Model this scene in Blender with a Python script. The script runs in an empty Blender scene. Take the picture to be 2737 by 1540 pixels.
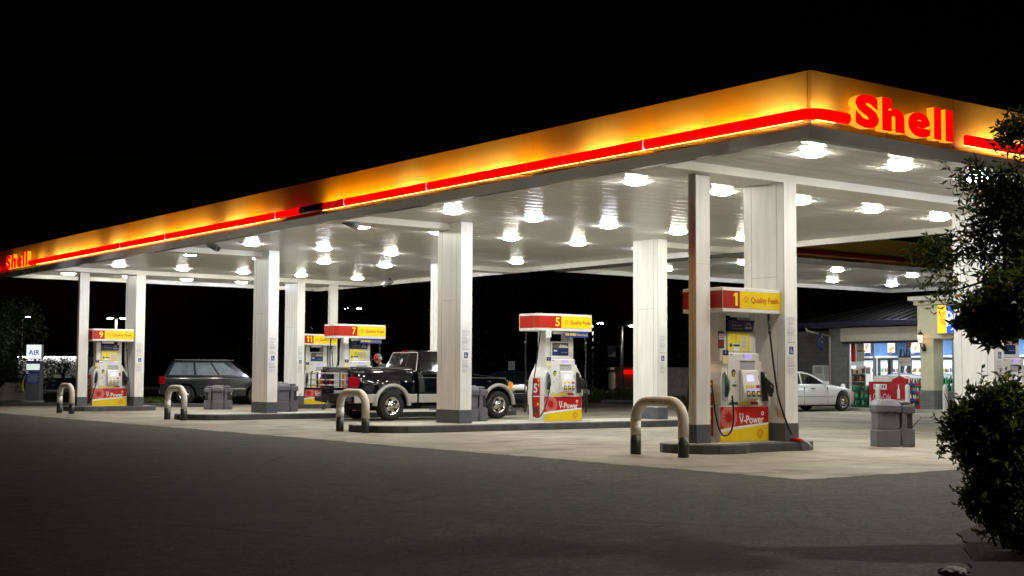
import bpy, bmesh, math, random
from mathutils import Vector, Matrix
R = random.Random(7)
PI = math.pi
sc = bpy.context.scene
C = sc.collection
# ---------------------------------------------------------------- frames
CAM_H = 1.2173
TH = PI/2 - 0.92380          # heading of the canopy's short side
OX, OY = 4.5048, 22.6922     # foot of the near corner column
cT, sT = math.cos(TH), math.sin(TH)
def cv(v, u, z=0.0):
    return Vector((OX + v*cT - u*sT, OY + v*sT + u*cT, z))
# ---------------------------------------------------------------- materials
def mat(name, col, rough=.5, metal=0., em=None, ems=0., var=.06, vs=6., bump=0., bs=60., coat=0., spec=.5, streak=None):
    m = bpy.data.materials.new(name); m.use_nodes = True
    nt = m.node_tree; nd = nt.nodes; lk = nt.links
    b = nd['Principled BSDF']
    b.inputs['Roughness'].default_value = rough
    b.inputs['Metallic'].default_value = metal
    b.inputs['Coat Weight'].default_value = coat
    b.inputs['Coat Roughness'].default_value = .04
    b.inputs['Specular IOR Level'].default_value = spec
    b.inputs['Base Color'].default_value = (*col, 1)
    tc = nd.new('ShaderNodeTexCoord')
    if var > 0:
        n = nd.new('ShaderNodeTexNoise'); n.inputs['Scale'].default_value = vs; n.inputs['Detail'].default_value = 5
        if streak:
            mp = nd.new('ShaderNodeMapping'); mp.inputs['Scale'].default_value = streak
            lk.new(tc.outputs['Object'], mp.inputs['Vector']); lk.new(mp.outputs['Vector'], n.inputs['Vector'])
        else:
            lk.new(tc.outputs['Object'], n.inputs['Vector'])
        r = nd.new('ShaderNodeValToRGB')
        r.color_ramp.elements[0].position = .3; r.color_ramp.elements[1].position = .7
        r.color_ramp.elements[0].color = (*[c*(1-var) for c in col], 1)
        r.color_ramp.elements[1].color = (*[min(1, c*(1+var)) for c in col], 1)
        lk.new(n.outputs['Fac'], r.inputs['Fac']); lk.new(r.outputs['Color'], b.inputs['Base Color'])
    if bump > 0:
        n2 = nd.new('ShaderNodeTexNoise'); n2.inputs['Scale'].default_value = bs; n2.inputs['Detail'].default_value = 4
        lk.new(tc.outputs['Object'], n2.inputs['Vector'])
        bp = nd.new('ShaderNodeBump'); bp.inputs['Strength'].default_value = bump; bp.inputs['Distance'].default_value = .02
        lk.new(n2.outputs['Fac'], bp.inputs['Height']); lk.new(bp.outputs['Normal'], b.inputs['Normal'])
    if em:
        b.inputs['Emission Color'].default_value = (*em, 1); b.inputs['Emission Strength'].default_value = ems
    return m
M = {}
M['col'] = mat('column_paint', (.81,.805,.775), .38, var=.08, vs=2.2, streak=(3,3,.5), bump=.03, bs=30)
M['band'] = mat('grey_blue_paint', (.085,.09,.11), .5, var=.14, vs=7)
M['trim'] = mat('white_trim', (.80,.79,.76), .35, var=.04)
M['soffit'] = mat('soffit_deck', (.66,.655,.62), .28, var=.06, vs=.7, spec=.14)
M['beam'] = mat('beam_paint', (.78,.77,.72), .4, var=.05, vs=1.5)
M['lip'] = mat('canopy_edge_steel', (.13,.125,.118), .2, var=.08, vs=1.)
M['roof'] = mat('canopy_roof_sheet', (.2,.2,.2), .7)
M['fascia'] = mat('yellow_fascia', (.84,.53,.09), .5, var=.07, vs=.5)
M['red_lit'] = mat('lit_red_bar', (.25,.0,.0), .5, em=(1,.0,.0), ems=1.15, var=0, spec=.1)
M['red_dim'] = mat('dim_red_bar', (.25,.0,.0), .5, em=(1,.0,.0), ems=.4, var=0, spec=.1)
M['red_off'] = mat('unlit_red_bar', (.30,.012,.012), .35, var=.05)
M['clip'] = mat('white_joint', (.8,.8,.85), .4, em=(.85,.85,1), ems=.7, var=0)
M['letter'] = mat('lit_red_letter', (.25,.0,.0), .5, em=(1,.0,.0), ems=1.0, var=0, spec=.1)
M['return'] = mat('lit_yellow_return', (.8,.4,.02), .4, em=(1,.42,.015), ems=.85, var=.03)
def glow(name, col, s):
    m = bpy.data.materials.new(name); m.use_nodes = True; nt = m.node_tree
    for n in list(nt.nodes): nt.nodes.remove(n)
    e = nt.nodes.new('ShaderNodeEmission'); e.inputs['Color'].default_value = (*col,1); e.inputs['Strength'].default_value = s
    o = nt.nodes.new('ShaderNodeOutputMaterial'); nt.links.new(e.outputs[0], o.inputs['Surface']); return m
LAMP = 158
M['lamp_warm'] = glow('lamp_warm', (1,.955,.82), LAMP)
M['lamp_cool'] = glow('lamp_cool', (.92,.93,1), LAMP*1.1)
M['lamp_green'] = glow('lamp_green', (.95,1,.86), LAMP*.8)
M['tube_pale'] = glow('tube_pale', (1,.76,.42), 72)
M['tube_mid'] = glow('tube_mid', (1,.64,.2), 62)
M['tube_orange'] = glow('tube_orange', (1,.47,.015), 66)
M['tube_weak'] = glow('tube_weak', (1,.6,.25), 14)
M['tube_low'] = glow('tube_low', (1,.56,.10), 11)
M['frame'] = mat('lamp_frame', (.75,.75,.73), .4)
M['pump'] = mat('pump_white', (.76,.76,.74), .32, var=.05, vs=5, coat=.2)
M['pump_g'] = mat('pump_grey', (.42,.43,.44), .35, var=.06)
M['hdr_red'] = mat('header_red', (.46,.014,.003), .4, em=(.6,.02,.0), ems=.03, var=.04)
M['hdr_yel'] = mat('header_yellow', (.86,.60,.008), .35, em=(1,.66,.0), ems=.14, var=.03)
M['hdr_red1'] = mat('header_red_dull', (.36,.014,.004), .45, var=.08)  # darker, slightly rougher header red without emission
M['hdr_yel1'] = mat('header_yellow_dull', (.86,.60,.01), .4, var=.04)  # header yellow without emission
M['txt_red'] = mat('lettering_red', (.50,.055,.01), .5, var=0)
M['txt_yel'] = mat('lettering_yellow', (.92,.70,.02), .5, var=0)
M['white'] = mat('white_vinyl', (.82,.82,.81), .45, var=0)
M['pan_red'] = mat('panel_red', (.47,.012,.010), .3, var=.06, vs=3)
M['pan_pink'] = mat('panel_pink', (.62,.16,.14), .35, var=.05)
M['pan_yel'] = mat('panel_yellow', (.80,.56,.008), .3, var=.05, vs=3)
M['black'] = mat('black_rubber', (.012,.012,.013), .45, var=.1)
M['dark'] = mat('dark_plastic', (.03,.03,.033), .4, var=.08)
M['green'] = mat('nozzle_green', (.012,.10,.055), .4, var=.08)
M['blue'] = mat('sign_blue', (.03,.05,.24), .4, var=.06)
M['navy'] = mat('navy_print', (.022,.035,.12), .35, var=.35, vs=18)
M['photo_print'] = mat('print_photo', (.12,.10,.07), .35, var=.85, vs=22)
M['cream'] = mat('cream_print', (.78,.70,.38), .45, var=.06)
M['yprint'] = mat('yellow_print', (.80,.68,.03), .4, var=.05)
M['lilac'] = mat('lilac_display', (.3,.25,.6), .3, em=(.36,.25,1), ems=1.0, var=0)
M['lilac2'] = mat('pale_lcd', (.5,.5,.7), .3, em=(.62,.58,1), ems=.95, var=0)
M['inkgrey'] = mat('grey_print', (.40,.40,.42), .5, var=.1)
M['orange'] = mat('orange_print', (.85,.22,.02), .45, var=.05)
M['brownred'] = mat('brown_red_sign', (.20,.03,.02), .4, var=.1)
M['hoop_top'] = mat('hoop_cream_paint', (.80,.78,.72), .5, var=.10, vs=5)
M['hoop_bot'] = mat('hoop_dark_paint', (.05,.051,.055), .35, var=.2, vs=9)
M['bin'] = mat('bin_plastic', (.115,.115,.138), .42, var=.08, vs=4, bump=.08, bs=140)
M['bin_d'] = mat('bin_recess', (.02,.02,.024), .6)
M['paper'] = mat('paper_towel', (.75,.75,.75), .8)
M['paint_black'] = mat('truck_black_paint', (.004,.005,.008), .10, var=0, coat=.75, spec=.2)
M['silver'] = mat('silver_cladding', (.50,.49,.47), .34, metal=.25, var=.04)
M['glass'] = mat('tinted_glass', (.008,.009,.010), .03, var=0, spec=.7)
M['chrome'] = mat('chrome', (.75,.74,.72), .12, metal=1., var=.04)
M['alloy'] = mat('alloy', (.62,.61,.59), .22, metal=.9, var=.06)
M['tyre'] = mat('tyre_rubber', (.013,.013,.013), .75, var=.15, vs=20)
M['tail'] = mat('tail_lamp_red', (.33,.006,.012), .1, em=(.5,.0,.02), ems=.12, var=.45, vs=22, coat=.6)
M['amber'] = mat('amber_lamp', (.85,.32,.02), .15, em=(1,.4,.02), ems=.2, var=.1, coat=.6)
M['headlamp'] = mat('headlamp_lens', (.55,.56,.57), .08, metal=.5, var=.2, vs=20, coat=.8)
M['rubber'] = mat('grey_plastic', (.05,.05,.052), .6)
M['undr'] = mat('underbody', (.012,.012,.012), .8)
M['paint_white'] = mat('sedan_white_paint', (.74,.75,.74), .2, var=.0, coat=.8)
M['paint_navy'] = mat('sedan_navy_paint', (.008,.010,.022), .15, var=0, coat=1)
M['paint_steel'] = mat('suv_steel_paint', (.035,.042,.048), .2, metal=.2, var=.03, coat=.8)
M['glass_blue'] = mat('suv_glass', (.22,.28,.32), .2, var=.25, vs=3)
M['skin'] = mat('skin', (.46,.25,.16), .55, var=.08)
M['shirt'] = mat('shirt_cloth', (.045,.05,.055), .85, var=.15)
M['jeans'] = mat('jeans_cloth', (.03,.04,.07), .85, var=.15)
M['capred'] = mat('cap_red', (.30,.03,.04), .8)
M['capgrey'] = mat('cap_grey', (.12,.115,.115), .85)
M['hair'] = mat('grey_hair', (.50,.49,.47), .75)
M['kerbc'] = mat('kerb_dark_paint', (.062,.063,.07), .5, var=.35, vs=4)
M['isltop'] = mat('island_concrete', (.40,.39,.33), .8, var=.18, vs=3, bump=.1)
M['stucco'] = mat('cream_stucco', (.63,.595,.41), .85, var=.05, bump=.25, bs=40)
M['stucco2'] = mat('tan_stucco', (.50,.47,.39), .85, var=.05, bump=.2, bs=40)
M['cornice'] = mat('white_cornice', (.78,.78,.76), .6)
M['navytrim'] = mat('navy_trim', (.010,.010,.045), .5)
M['steel_d'] = mat('dark_steel', (.009,.0085,.008), .75, spec=.06)
M['bark'] = mat('bark', (.07,.05,.035), .9, var=.3, bump=.4)
M['mulch'] = mat('mulch', (.02,.014,.010), .95, var=.5, vs=25, bump=.6, bs=60)
M['coke_red'] = mat('carton_red', (.42,.012,.02), .4, var=.08, vs=3)
M['mint'] = mat('mint_green', (.05,.38,.17), .4, em=(.05,.5,.2), ems=.12, var=.3, vs=12)
M['int_blue'] = mat('interior_blue_wall', (.13,.27,.58), .6, var=.04)
M['int_white'] = mat('interior_white', (.75,.77,.78), .5)
M['int_floor'] = mat('interior_floor', (.35,.34,.32), .4)
M['cooler'] = mat('cooler_backlight', (.8,.82,.8), .5, em=(.85,.95,1), ems=.75, var=0)
M['iceunit'] = mat('ice_box_white', (.55,.55,.53), .5)
M['galv'] = mat('galvanised', (.35,.35,.36), .45, metal=.5, var=.1)
M['rock'] = mat('pale_kerb_stone', (.38,.37,.34), .9, var=.2, bump=.3)
def block_mat():
    m = mat('grey_block', (.20,.20,.195), .85, var=.0, bump=0)
    nt = m.node_tree; b = nt.nodes['Principled BSDF']
    tc = nt.nodes.new('ShaderNodeTexCoord'); mp = nt.nodes.new('ShaderNodeMapping')
    mp.inputs['Rotation'].default_value = (PI/2, 0, PI/2)
    br = nt.nodes.new('ShaderNodeTexBrick'); br.inputs['Scale'].default_value = 1
    br.inputs['Brick Width'].default_value = .4; br.inputs['Row Height'].default_value = .2; br.inputs['Mortar Size'].default_value = .008
    br.inputs['Color1'].default_value = (.21,.21,.205,1); br.inputs['Color2'].default_value = (.17,.17,.165,1); br.inputs['Mortar'].default_value = (.12,.12,.118,1)
    sx = nt.nodes.new('ShaderNodeSeparateXYZ'); cx = nt.nodes.new('ShaderNodeCombineXYZ')
    ad = nt.nodes.new('ShaderNodeMath'); ad.operation = 'ADD'
    nt.links.new(tc.outputs['Object'], sx.inputs[0]); nt.links.new(sx.outputs[0], ad.inputs[0]); nt.links.new(sx.outputs[1], ad.inputs[1])
    nt.links.new(ad.outputs[0], cx.inputs[0]); nt.links.new(sx.outputs[2], cx.inputs[1])
    nt.links.new(cx.outputs[0], br.inputs['Vector']); nt.links.new(br.outputs['Color'], b.inputs['Base Color'])
    return m
M['block'] = block_mat()
def clear_glass():
    m = bpy.data.materials.new('window_glass'); m.use_nodes = True; nt = m.node_tree
    for n in list(nt.nodes): nt.nodes.remove(n)
    t = nt.nodes.new('ShaderNodeBsdfTransparent'); g = nt.nodes.new('ShaderNodeBsdfGlossy'); g.inputs['Roughness'].default_value = .02
    f = nt.nodes.new('ShaderNodeFresnel'); f.inputs['IOR'].default_value = 1.45
    x = nt.nodes.new('ShaderNodeMixShader'); o = nt.nodes.new('ShaderNodeOutputMaterial')
    nt.links.new(f.outputs[0], x.inputs[0]); nt.links.new(t.outputs[0], x.inputs[1]); nt.links.new(g.outputs[0], x.inputs[2]); nt.links.new(x.outputs[0], o.inputs['Surface'])
    return m
M['pane'] = clear_glass()
def leaf_mat(name, col, var=.5):
    m = mat(name, col, .38, var=var, vs=1.7)
    b = m.node_tree.nodes['Principled BSDF']
    b.inputs['Transmission Weight'].default_value = 0
    nt = m.node_tree; tr = nt.nodes.new('ShaderNodeBsdfTranslucent'); tr.inputs['Color'].default_value = (col[0]*1.6, col[1]*1.5, col[2]*.7, 1)
    mx = nt.nodes.new('ShaderNodeMixShader'); mx.inputs[0].default_value = .38
    o = [n for n in nt.nodes if n.type == 'OUTPUT_MATERIAL'][0]
    nt.links.new(b.outputs[0], mx.inputs[1]); nt.links.new(tr.outputs[0], mx.inputs[2]); nt.links.new(mx.outputs[0], o.inputs['Surface'])
    return m
M['leaf'] = leaf_mat('tree_leaf', (.085,.125,.025))
M['leaf2'] = leaf_mat('shrub_leaf', (.085,.125,.02))
M['leaf_y'] = leaf_mat('yellow_leaf', (.55,.33,.02), .2)
M['leaf_far'] = leaf_mat('far_leaf', (.04,.06,.02))
# ---------------------------------------------------------------- mesh builder
class MB:
    def __init__(s): s.v=[]; s.f=[]; s.m=[]; s.sm=[]; s.mats=[]
    def mi(s, k):
        if k not in s.mats: s.mats.append(k)
        return s.mats.index(k)
    def add(s, vs, fs, k, smooth=False):
        o = len(s.v); i = s.mi(k)
        s.v += [tuple(x) for x in vs]
        for f in fs: s.f.append([o+a for a in f]); s.m.append(i); s.sm.append(smooth)
        return s
    def box(s, x0,x1,y0,y1,z0,z1, k):
        vs = [(x,y,z) for z in (z0,z1) for y in (y0,y1) for x in (x0,x1)]
        return s.add(vs, [(0,2,3,1),(4,5,7,6),(0,1,5,4),(1,3,7,5),(3,2,6,7),(2,0,4,6)], k)
    def quad(s, a,b,c,d, k): return s.add([a,b,c,d], [(0,1,2,3)], k)
    def prism(s, poly, ax, a, b, k, smooth=False):
        def P(p, t): return {'y':(p[0],t,p[1]), 'x':(t,p[0],p[1]), 'z':(p[0],p[1],t)}[ax]
        n = len(poly); vs = [P(p,a) for p in poly] + [P(p,b) for p in poly]
        s.add(vs, [tuple(range(n)), tuple(range(2*n-1, n-1, -1))], k)
        s.add(vs, [(i,(i+1)%n,n+(i+1)%n,n+i) for i in range(n)], k, smooth); return s
    def tube(s, pts, r, k, seg=8, caps=True):
        pts = [Vector(p) for p in pts]; n = len(pts)
        rr = r if isinstance(r,(list,tuple)) else [r]*n
        vs=[]; up=None
        for i,p in enumerate(pts):
            t = (pts[min(i+1,n-1)]-pts[max(i-1,0)]).normalized()
            if up is None:
                up = Vector((0,0,1)) if abs(t.z)<.9 else Vector((1,0,0))
            a = t.cross(up); 
            if a.length<1e-6: a = t.orthogonal()
            a.normalize(); b = a.cross(t).normalized(); up = b
            for j in range(seg):
                w = 2*PI*j/seg; vs.append(p + (a*math.cos(w)+b*math.sin(w))*rr[i])
        fs=[(i*seg+j, i*seg+(j+1)%seg, (i+1)*seg+(j+1)%seg, (i+1)*seg+j) for i in range(n-1) for j in range(seg)]
        s.add(vs, fs, k, True)
        if caps: s.add(vs[:seg], [tuple(range(seg))], k); s.add(vs[-seg:], [tuple(range(seg))], k)
        return s
    def lathe(s, prof, c, ax, k, seg=24, smooth=True):
        vs=[]
        for (r,h) in prof:
            for j in range(seg):
                w=2*PI*j/seg; a=r*math.cos(w); b=r*math.sin(w)
                vs.append({'z':(c[0]+a,c[1]+b,c[2]+h),'y':(c[0]+a,c[1]+h,c[2]+b),'x':(c[0]+h,c[1]+a,c[2]+b)}[ax])
        n=len(prof)
        s.add(vs,[(i*seg+j,i*seg+(j+1)%seg,(i+1)*seg+(j+1)%seg,(i+1)*seg+j) for i in range(n-1) for j in range(seg)],k,smooth); return s
    def disc(s, c, r, k, fn, seg=28, r2=None, sx=1.):
        # flat disc or ring in a 2-D plane given by fn(x,z)
        o=[(c[0]+r*sx*math.cos(2*PI*j/seg), c[1]+r*math.sin(2*PI*j/seg)) for j in range(seg)]
        if r2 is None: s.add([fn(*p) for p in o],[tuple(range(seg))],k)
        else:
            i=[(c[0]+r2*sx*math.cos(2*PI*j/seg), c[1]+r2*math.sin(2*PI*j/seg)) for j in range(seg)]
            s.add([fn(*p) for p in o+i],[(j,(j+1)%seg,seg+(j+1)%seg,seg+j) for j in range(seg)],k)
        return s
    def poly(s, pts, k, fn): return s.add([fn(*p) for p in pts],[tuple(range(len(pts)))],k)
    def rect(s, x0,x1,z0,z1,k,fn,n=1):
        pts=[(x0+(x1-x0)*i/n,z0) for i in range(n+1)]+[(x1+(x0-x1)*i/n,z1) for i in range(n+1)]
        m=len(pts); s.add([fn(*p) for p in pts],[(i,i+1,m-2-i,m-1-i) for i in range(n)],k); return s
    def text(s, t, x0,x1,z0,z1,k,fn,bold=.0, keep=False):
        vs,fs=glyphs(t,bold)
        xa=min(v[0] for v in vs); xb=max(v[0] for v in vs); ya=min(v[1] for v in vs); yb=max(v[1] for v in vs)
        sx=(x1-x0)/(xb-xa); sz=(z1-z0)/(yb-ya)
        s.add([fn(x0+(v[0]-xa)*sx, z0+(v[1]-ya)*sz) for v in vs], fs, k); return s
    def build(s, name, parent=None, bevel=0, seg=2, loc=None, rot=None, fix=True, autos=False):
        me=bpy.data.meshes.new(name); me.from_pydata(s.v,[],s.f)
        for k in s.mats: me.materials.append(M[k])
        me.polygons.foreach_set('material_index', s.m); me.polygons.foreach_set('use_smooth', s.sm)
        if fix:
            bm=bmesh.new(); bm.from_mesh(me); bmesh.ops.remove_doubles(bm,verts=bm.verts,dist=1e-5)
            bmesh.ops.recalc_face_normals(bm,faces=bm.faces)
            if bevel:
                es=[e for e in bm.edges if len(e.link_faces)==2 and e.calc_face_angle(0)>.6]
                bmesh.ops.bevel(bm,geom=es,offset=bevel,segments=seg,affect='EDGES',profile=.5,clamp_overlap=True)
            bm.to_mesh(me); bm.free()
        o=bpy.data.objects.new(name,me); C.objects.link(o)
        if parent: o.parent=parent
        if loc is not None: o.location=loc
        if rot is not None: o.rotation_euler=(0,0,rot)
        return o
_gc={}
def glyphs(t,bold=0.):
    if (t,bold) in _gc: return _gc[(t,bold)]
    cu=bpy.data.curves.new('t','FONT'); cu.body=t; cu.offset=bold; cu.resolution_u=4
    ob=bpy.data.objects.new('t',cu); C.objects.link(ob)
    dg=bpy.context.evaluated_depsgraph_get(); me=bpy.data.meshes.new_from_object(ob.evaluated_get(dg))
    r=([tuple(v.co) for v in me.vertices],[tuple(p.vertices) for p in me.polygons])
    bpy.data.objects.remove(ob); bpy.data.curves.remove(cu); bpy.data.meshes.remove(me)
    _gc[(t,bold)]=r; return r
def tag(o,label=None,cat=None,group=None,kind=None):
    if label: o['label']=label
    if cat: o['category']=cat
    if group: o['group']=group
    if kind: o['kind']=kind
    return o
def thing(name,label,cat,loc,rot=0.,group=None):
    o=bpy.data.objects.new(name,None); C.objects.link(o); o.location=loc; o.rotation_euler=(0,0,rot)
    o.empty_display_size=.2
    return tag(o,label,cat,group)
def dup(root,loc,rot,label,skip=()):
    r=root.copy(); C.objects.link(r); r.location=loc; r.rotation_euler=(0,0,rot); r['label']=label
    for ch in list(root.children):
        if ch.name.split('.')[0] in skip: continue
        c=ch.copy(); C.objects.link(c); c.parent=r
        for g in ch.children:
            d=g.copy(); C.objects.link(d); d.parent=c
    return r
def front(y): return lambda x,z:(x,y,z)
ORD=['first','second','third','fourth','fifth','sixth','seventh','eighth']
# ================================================================ ground
def ground_mats():
    m = mat('asphalt', (.05,.048,.045), .78, var=0)
    nt=m.node_tree; b=nt.nodes['Principled BSDF']; L=nt.links; N=nt.nodes.new
    tc=N('ShaderNodeTexCoord')
    def noise(sc_,det=6,src=None,rough=.6):
        n=N('ShaderNodeTexNoise'); n.inputs['Scale'].default_value=sc_; n.inputs['Detail'].default_value=det; n.inputs['Roughness'].default_value=rough
        L.new(src or tc.outputs['Object'], n.inputs['Vector']); return n
    def ramp(src,p0,c0,p1,c1):
        r=N('ShaderNodeValToRGB'); e=r.color_ramp.elements; e[0].position=p0; e[0].color=(*c0,1); e[1].position=p1; e[1].color=(*c1,1)
        L.new(src,r.inputs['Fac']); return r
    def mul(a,bb,f=1.):
        x=N('ShaderNodeMixRGB'); x.blend_type='MULTIPLY'; x.inputs['Fac'].default_value=f; L.new(a,x.inputs[1]); L.new(bb,x.inputs[2]); return x
    big=ramp(noise(.35).outputs['Fac'],.32,(.024,.021,.018),.7,(.054,.047,.040))
    mid=ramp(noise(3.1,8,rough=.7).outputs['Fac'],.38,(.64,.64,.64),.63,(1.25,1.25,1.25))
    spk=ramp(noise(38,5,rough=.8).outputs['Fac'],.44,(.30,.30,.30),.58,(2.2,2.12,2.0))
    agg=ramp(noise(7.5,6,rough=.85).outputs['Fac'],.43,(.50,.50,.50),.58,(1.65,1.6,1.5))
    oil=ramp(noise(.9,3).outputs['Fac'],.64,(1,1,1),.73,(.55,.53,.5))
    # faint sealed cracks
    dn=noise(1.4,5); vm=N('ShaderNodeMixRGB'); vm.inputs['Fac'].default_value=.22; L.new(tc.outputs['Object'],vm.inputs[1]); L.new(dn.outputs['Color'],vm.inputs[2])
    vo=N('ShaderNodeTexVoronoi'); vo.feature='DISTANCE_TO_EDGE'; vo.inputs['Scale'].default_value=.42; L.new(vm.outputs[0],vo.inputs['Vector'])
    ck=ramp(vo.outputs['Distance'],.0,(.15,.15,.15),.016,(1,1,1))
    ms=ramp(noise(.5,3).outputs['Fac'],.46,(0,0,0),.54,(1,1,1))
    ckm=N('ShaderNodeMixRGB'); ckm.inputs[1].default_value=(1,1,1,1); L.new(ms.outputs['Color'],ckm.inputs['Fac']); L.new(ck.outputs['Color'],ckm.inputs[2])
    x=mul(mul(mul(mul(mul(big.outputs[0],mid.outputs[0]).outputs[0],spk.outputs[0]).outputs[0],ckm.outputs[0]).outputs[0],agg.outputs[0]).outputs[0],oil.outputs[0])
    L.new(x.outputs[0],b.inputs['Base Color'])
    bp=N('ShaderNodeBump'); bp.inputs['Strength'].default_value=.8; bp.inputs['Distance'].default_value=.024
    L.new(noise(22,6,rough=.8).outputs['Fac'],bp.inputs['Height']); L.new(bp.outputs[0],b.inputs['Normal'])
    M['asphalt']=m
    m=mat('apron_concrete',(.36,.35,.29),.72,var=0)
    nt=m.node_tree; b=nt.nodes['Principled BSDF']; L=nt.links; N=nt.nodes.new
    tc=N('ShaderNodeTexCoord')
    big=ramp(noise(.3,6,rough=.65).outputs['Fac'],.3,(.20,.18,.135),.68,(.42,.40,.33))
    mid=ramp(noise(1.6,7).outputs['Fac'],.28,(.70,.68,.62),.7,(1.1,1.1,1.1))
    fin=ramp(noise(26,5).outputs['Fac'],.3,(.82,.82,.82),.7,(1.12,1.12,1.12))
    st=ramp(noise(.75,4).outputs['Fac'],.54,(1,1,1),.68,(.46,.41,.34))
    # saw-cut joints on a 4.5 m grid
    sx=N('ShaderNodeSeparateXYZ'); L.new(tc.outputs['Object'],sx.inputs[0])
    def joint(o,off):
        a=N('ShaderNodeMath'); a.operation='ADD'; a.inputs[1].default_value=off+450; L.new(o,a.inputs[0])
        q=N('ShaderNodeMath'); q.operation='PINGPONG'; q.inputs[1].default_value=2.25; L.new(a.outputs[0],q.inputs[0])
        g=N('ShaderNodeMath'); g.operation='GREATER_THAN'; g.inputs[1].default_value=.024; L.new(q.outputs[0],g.inputs[0])
        return g
    j=N('ShaderNodeMath'); j.operation='MULTIPLY'; L.new(joint(sx.outputs[0],1.2).outputs[0],j.inputs[0]); L.new(joint(sx.outputs[1],2.1).outputs[0],j.inputs[1])
    jr=ramp(j.outputs[0],0,(.42,.40,.36),1,(1,1,1))
    x=mul(mul(mul(mul(big.outputs[0],mid.outputs[0]).outputs[0],fin.outputs[0]).outputs[0],st.outputs[0]).outputs[0],jr.outputs[0])
    L.new(x.outputs[0],b.inputs['Base Color'])
    bp=N('ShaderNodeBump'); bp.inputs['Strength'].default_value=.25; bp.inputs['Distance'].default_value=.01
    L.new(noise(60,3).outputs['Fac'],bp.inputs['Height']); L.new(bp.outputs[0],b.inputs['Normal'])
    M['concrete']=m
ground_mats()
g=MB(); g.quad((-500,-60,-.005),(500,-60,-.005),(500,700,-.005),(-500,700,-.005),'asphalt')
tag(g.build('asphalt_ground',fix=False),kind='structure')
g=MB()
pts=[]
R2=random.Random(3)
def edge(a,b,n,wob):
    for i in range(n):
        t=i/n; pts.append((a[0]+(b[0]-a[0])*t+R2.uniform(-wob,wob)*2, a[1]+(b[1]-a[1])*t+R2.uniform(-wob,wob)*2))
edge((-4.62,-4.4),(22.9,-4.4),160,.02); edge((22.9,-4.4),(22.9,36.2),8,0); edge((22.9,36.2),(-4.55,36.2),8,0); edge((-4.55,36.2),(-4.62,-4.4),240,.03)
g.add([(x,y,0) for x,y in pts],[tuple(range(len(pts)))],'concrete')
o=g.build('concrete_apron',loc=cv(0,0),rot=TH,fix=False); tag(o,kind='structure')
g=MB(); g.box(22.75,24.38,7.5,21.5,-.02,.10,'isltop')
tag(g.build('store_pavement',loc=cv(0,0),rot=TH,bevel=.015),kind='structure')
# ================================================================ canopy
can=thing('fuel_canopy','long flat fuel canopy with a lit yellow fascia on white columns over all the pumps','canopy',cv(0,0),TH)
V0,V1,U0,U1=-3.2,9.45,-3.34,32.45
def ring(mb,v0,v1,u0,u1,prof,k):
    n=len(prof); vs=[]
    for d,z in prof: vs+=[(v0+d,u0+d,z),(v1-d,u0+d,z),(v1-d,u1-d,z),(v0+d,u1-d,z)]
    mb.add(vs,[(i*4+j,i*4+(j+1)%4,((i+1)%n)*4+(j+1)%4,((i+1)%n)*4+j) for i in range(n) for j in range(4)],k)
def deck(mb,v0,v1,u0,u1,z,k):
    u=u0; P=.40
    while u<u1-1e-6:
        w=min(P,u1-u); g=.010; n=6; us=[u+g+(w-2*g)*i/n for i in range(n+1)]; sag=.0085
        zs=[z-sag*(1-(2*i/n-1)**2) for i in range(n+1)]
        vs=[(v,uu,zz) for uu,zz in zip(us,zs) for v in (v0,v1)]
        mb.add(vs,[(2*i,2*i+1,2*i+3,2*i+2) for i in range(n)],k,True)
        mb.add([(v0,u-.0,z+.02),(v1,u-.0,z+.02),(v1,u+g,z),(v0,u+g,z)],[(0,1,2,3)],k); mb.add([(v0,u+w-g,z),(v1,u+w-g,z),(v1,u+w,z+.02),(v0,u+w,z+.02)],[(0,1,2,3)],k)
        u+=w
m=MB(); deck(m,V0+.35,V1-.35,U0+.35,U1-.35,4.6,'soffit'); m.build('soffit',can,fix=False)
m=MB(); deck(m,V1+.03,26.5,10.75,17.95,4.6,'soffit'); m.build('soffit',can,fix=False)
PROF=[(.0,4.56),(.30,4.455),(.42,4.455),(.42,4.64),(.0,4.64)]
m=MB(); ring(m,V0,V1,U0,U1,PROF,'lip'); m.build('edge_channel',can)
m=MB(); ring(m,V1+.005,26.6,10.4,18.3,PROF,'lip'); m.build('edge_channel',can)
m=MB(); ring(m,V0+.42,V1-.42,U0+.42,U1-.42,[(.002,4.455),(.03,4.455),(.03,4.62),(.002,4.62)],'beam'); m.build('inner_edge_trim',can)
m=MB(); ring(m,V1+.425,26.18,10.82,17.88,[(.002,4.455),(.03,4.455),(.03,4.62),(.002,4.62)],'beam'); m.build('inner_edge_trim',can)
m=MB(); m.box(V0+.06,V1-.06,U0+.06,U1-.06,5.18,5.24,'roof'); m.box(V1+.06,26.5,10.46,18.24,5.18,5.24,'roof'); m.build('roof_sheet',can)
def fasc(mb,a,b,n,fixed,axis,t):
    for i in range(n):
        p=a+(b-a)*i/n+.003; q=a+(b-a)*(i+1)/n-.003
        if axis=='u': mb.box(min(fixed,fixed+t),max(fixed,fixed+t),p,q,4.56,5.31,'fascia')
        else: mb.box(p,q,min(fixed,fixed+t),max(fixed,fixed+t),4.56,5.31,'fascia')
m=MB(); fasc(m,U0+.05,U1-.05,12,V0,'u',.05); fasc(m,V0,V1,4,U0,'v',.05); fasc(m,U0+.05,U1-.05,12,V1,'u',-.05); fasc(m,V0,V1,4,U1,'v',-.05)
m.build('fascia',can,bevel=.004,seg=1)
m=MB(); fasc(m,V1+.01,26.6,6,10.4,'v',.05); fasc(m,V1+.01,26.6,6,18.3,'v',-.05); fasc(m,10.45,18.25,3,26.6,'u',-.05); m.build('fascia',can,bevel=.004,seg=1)
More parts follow.
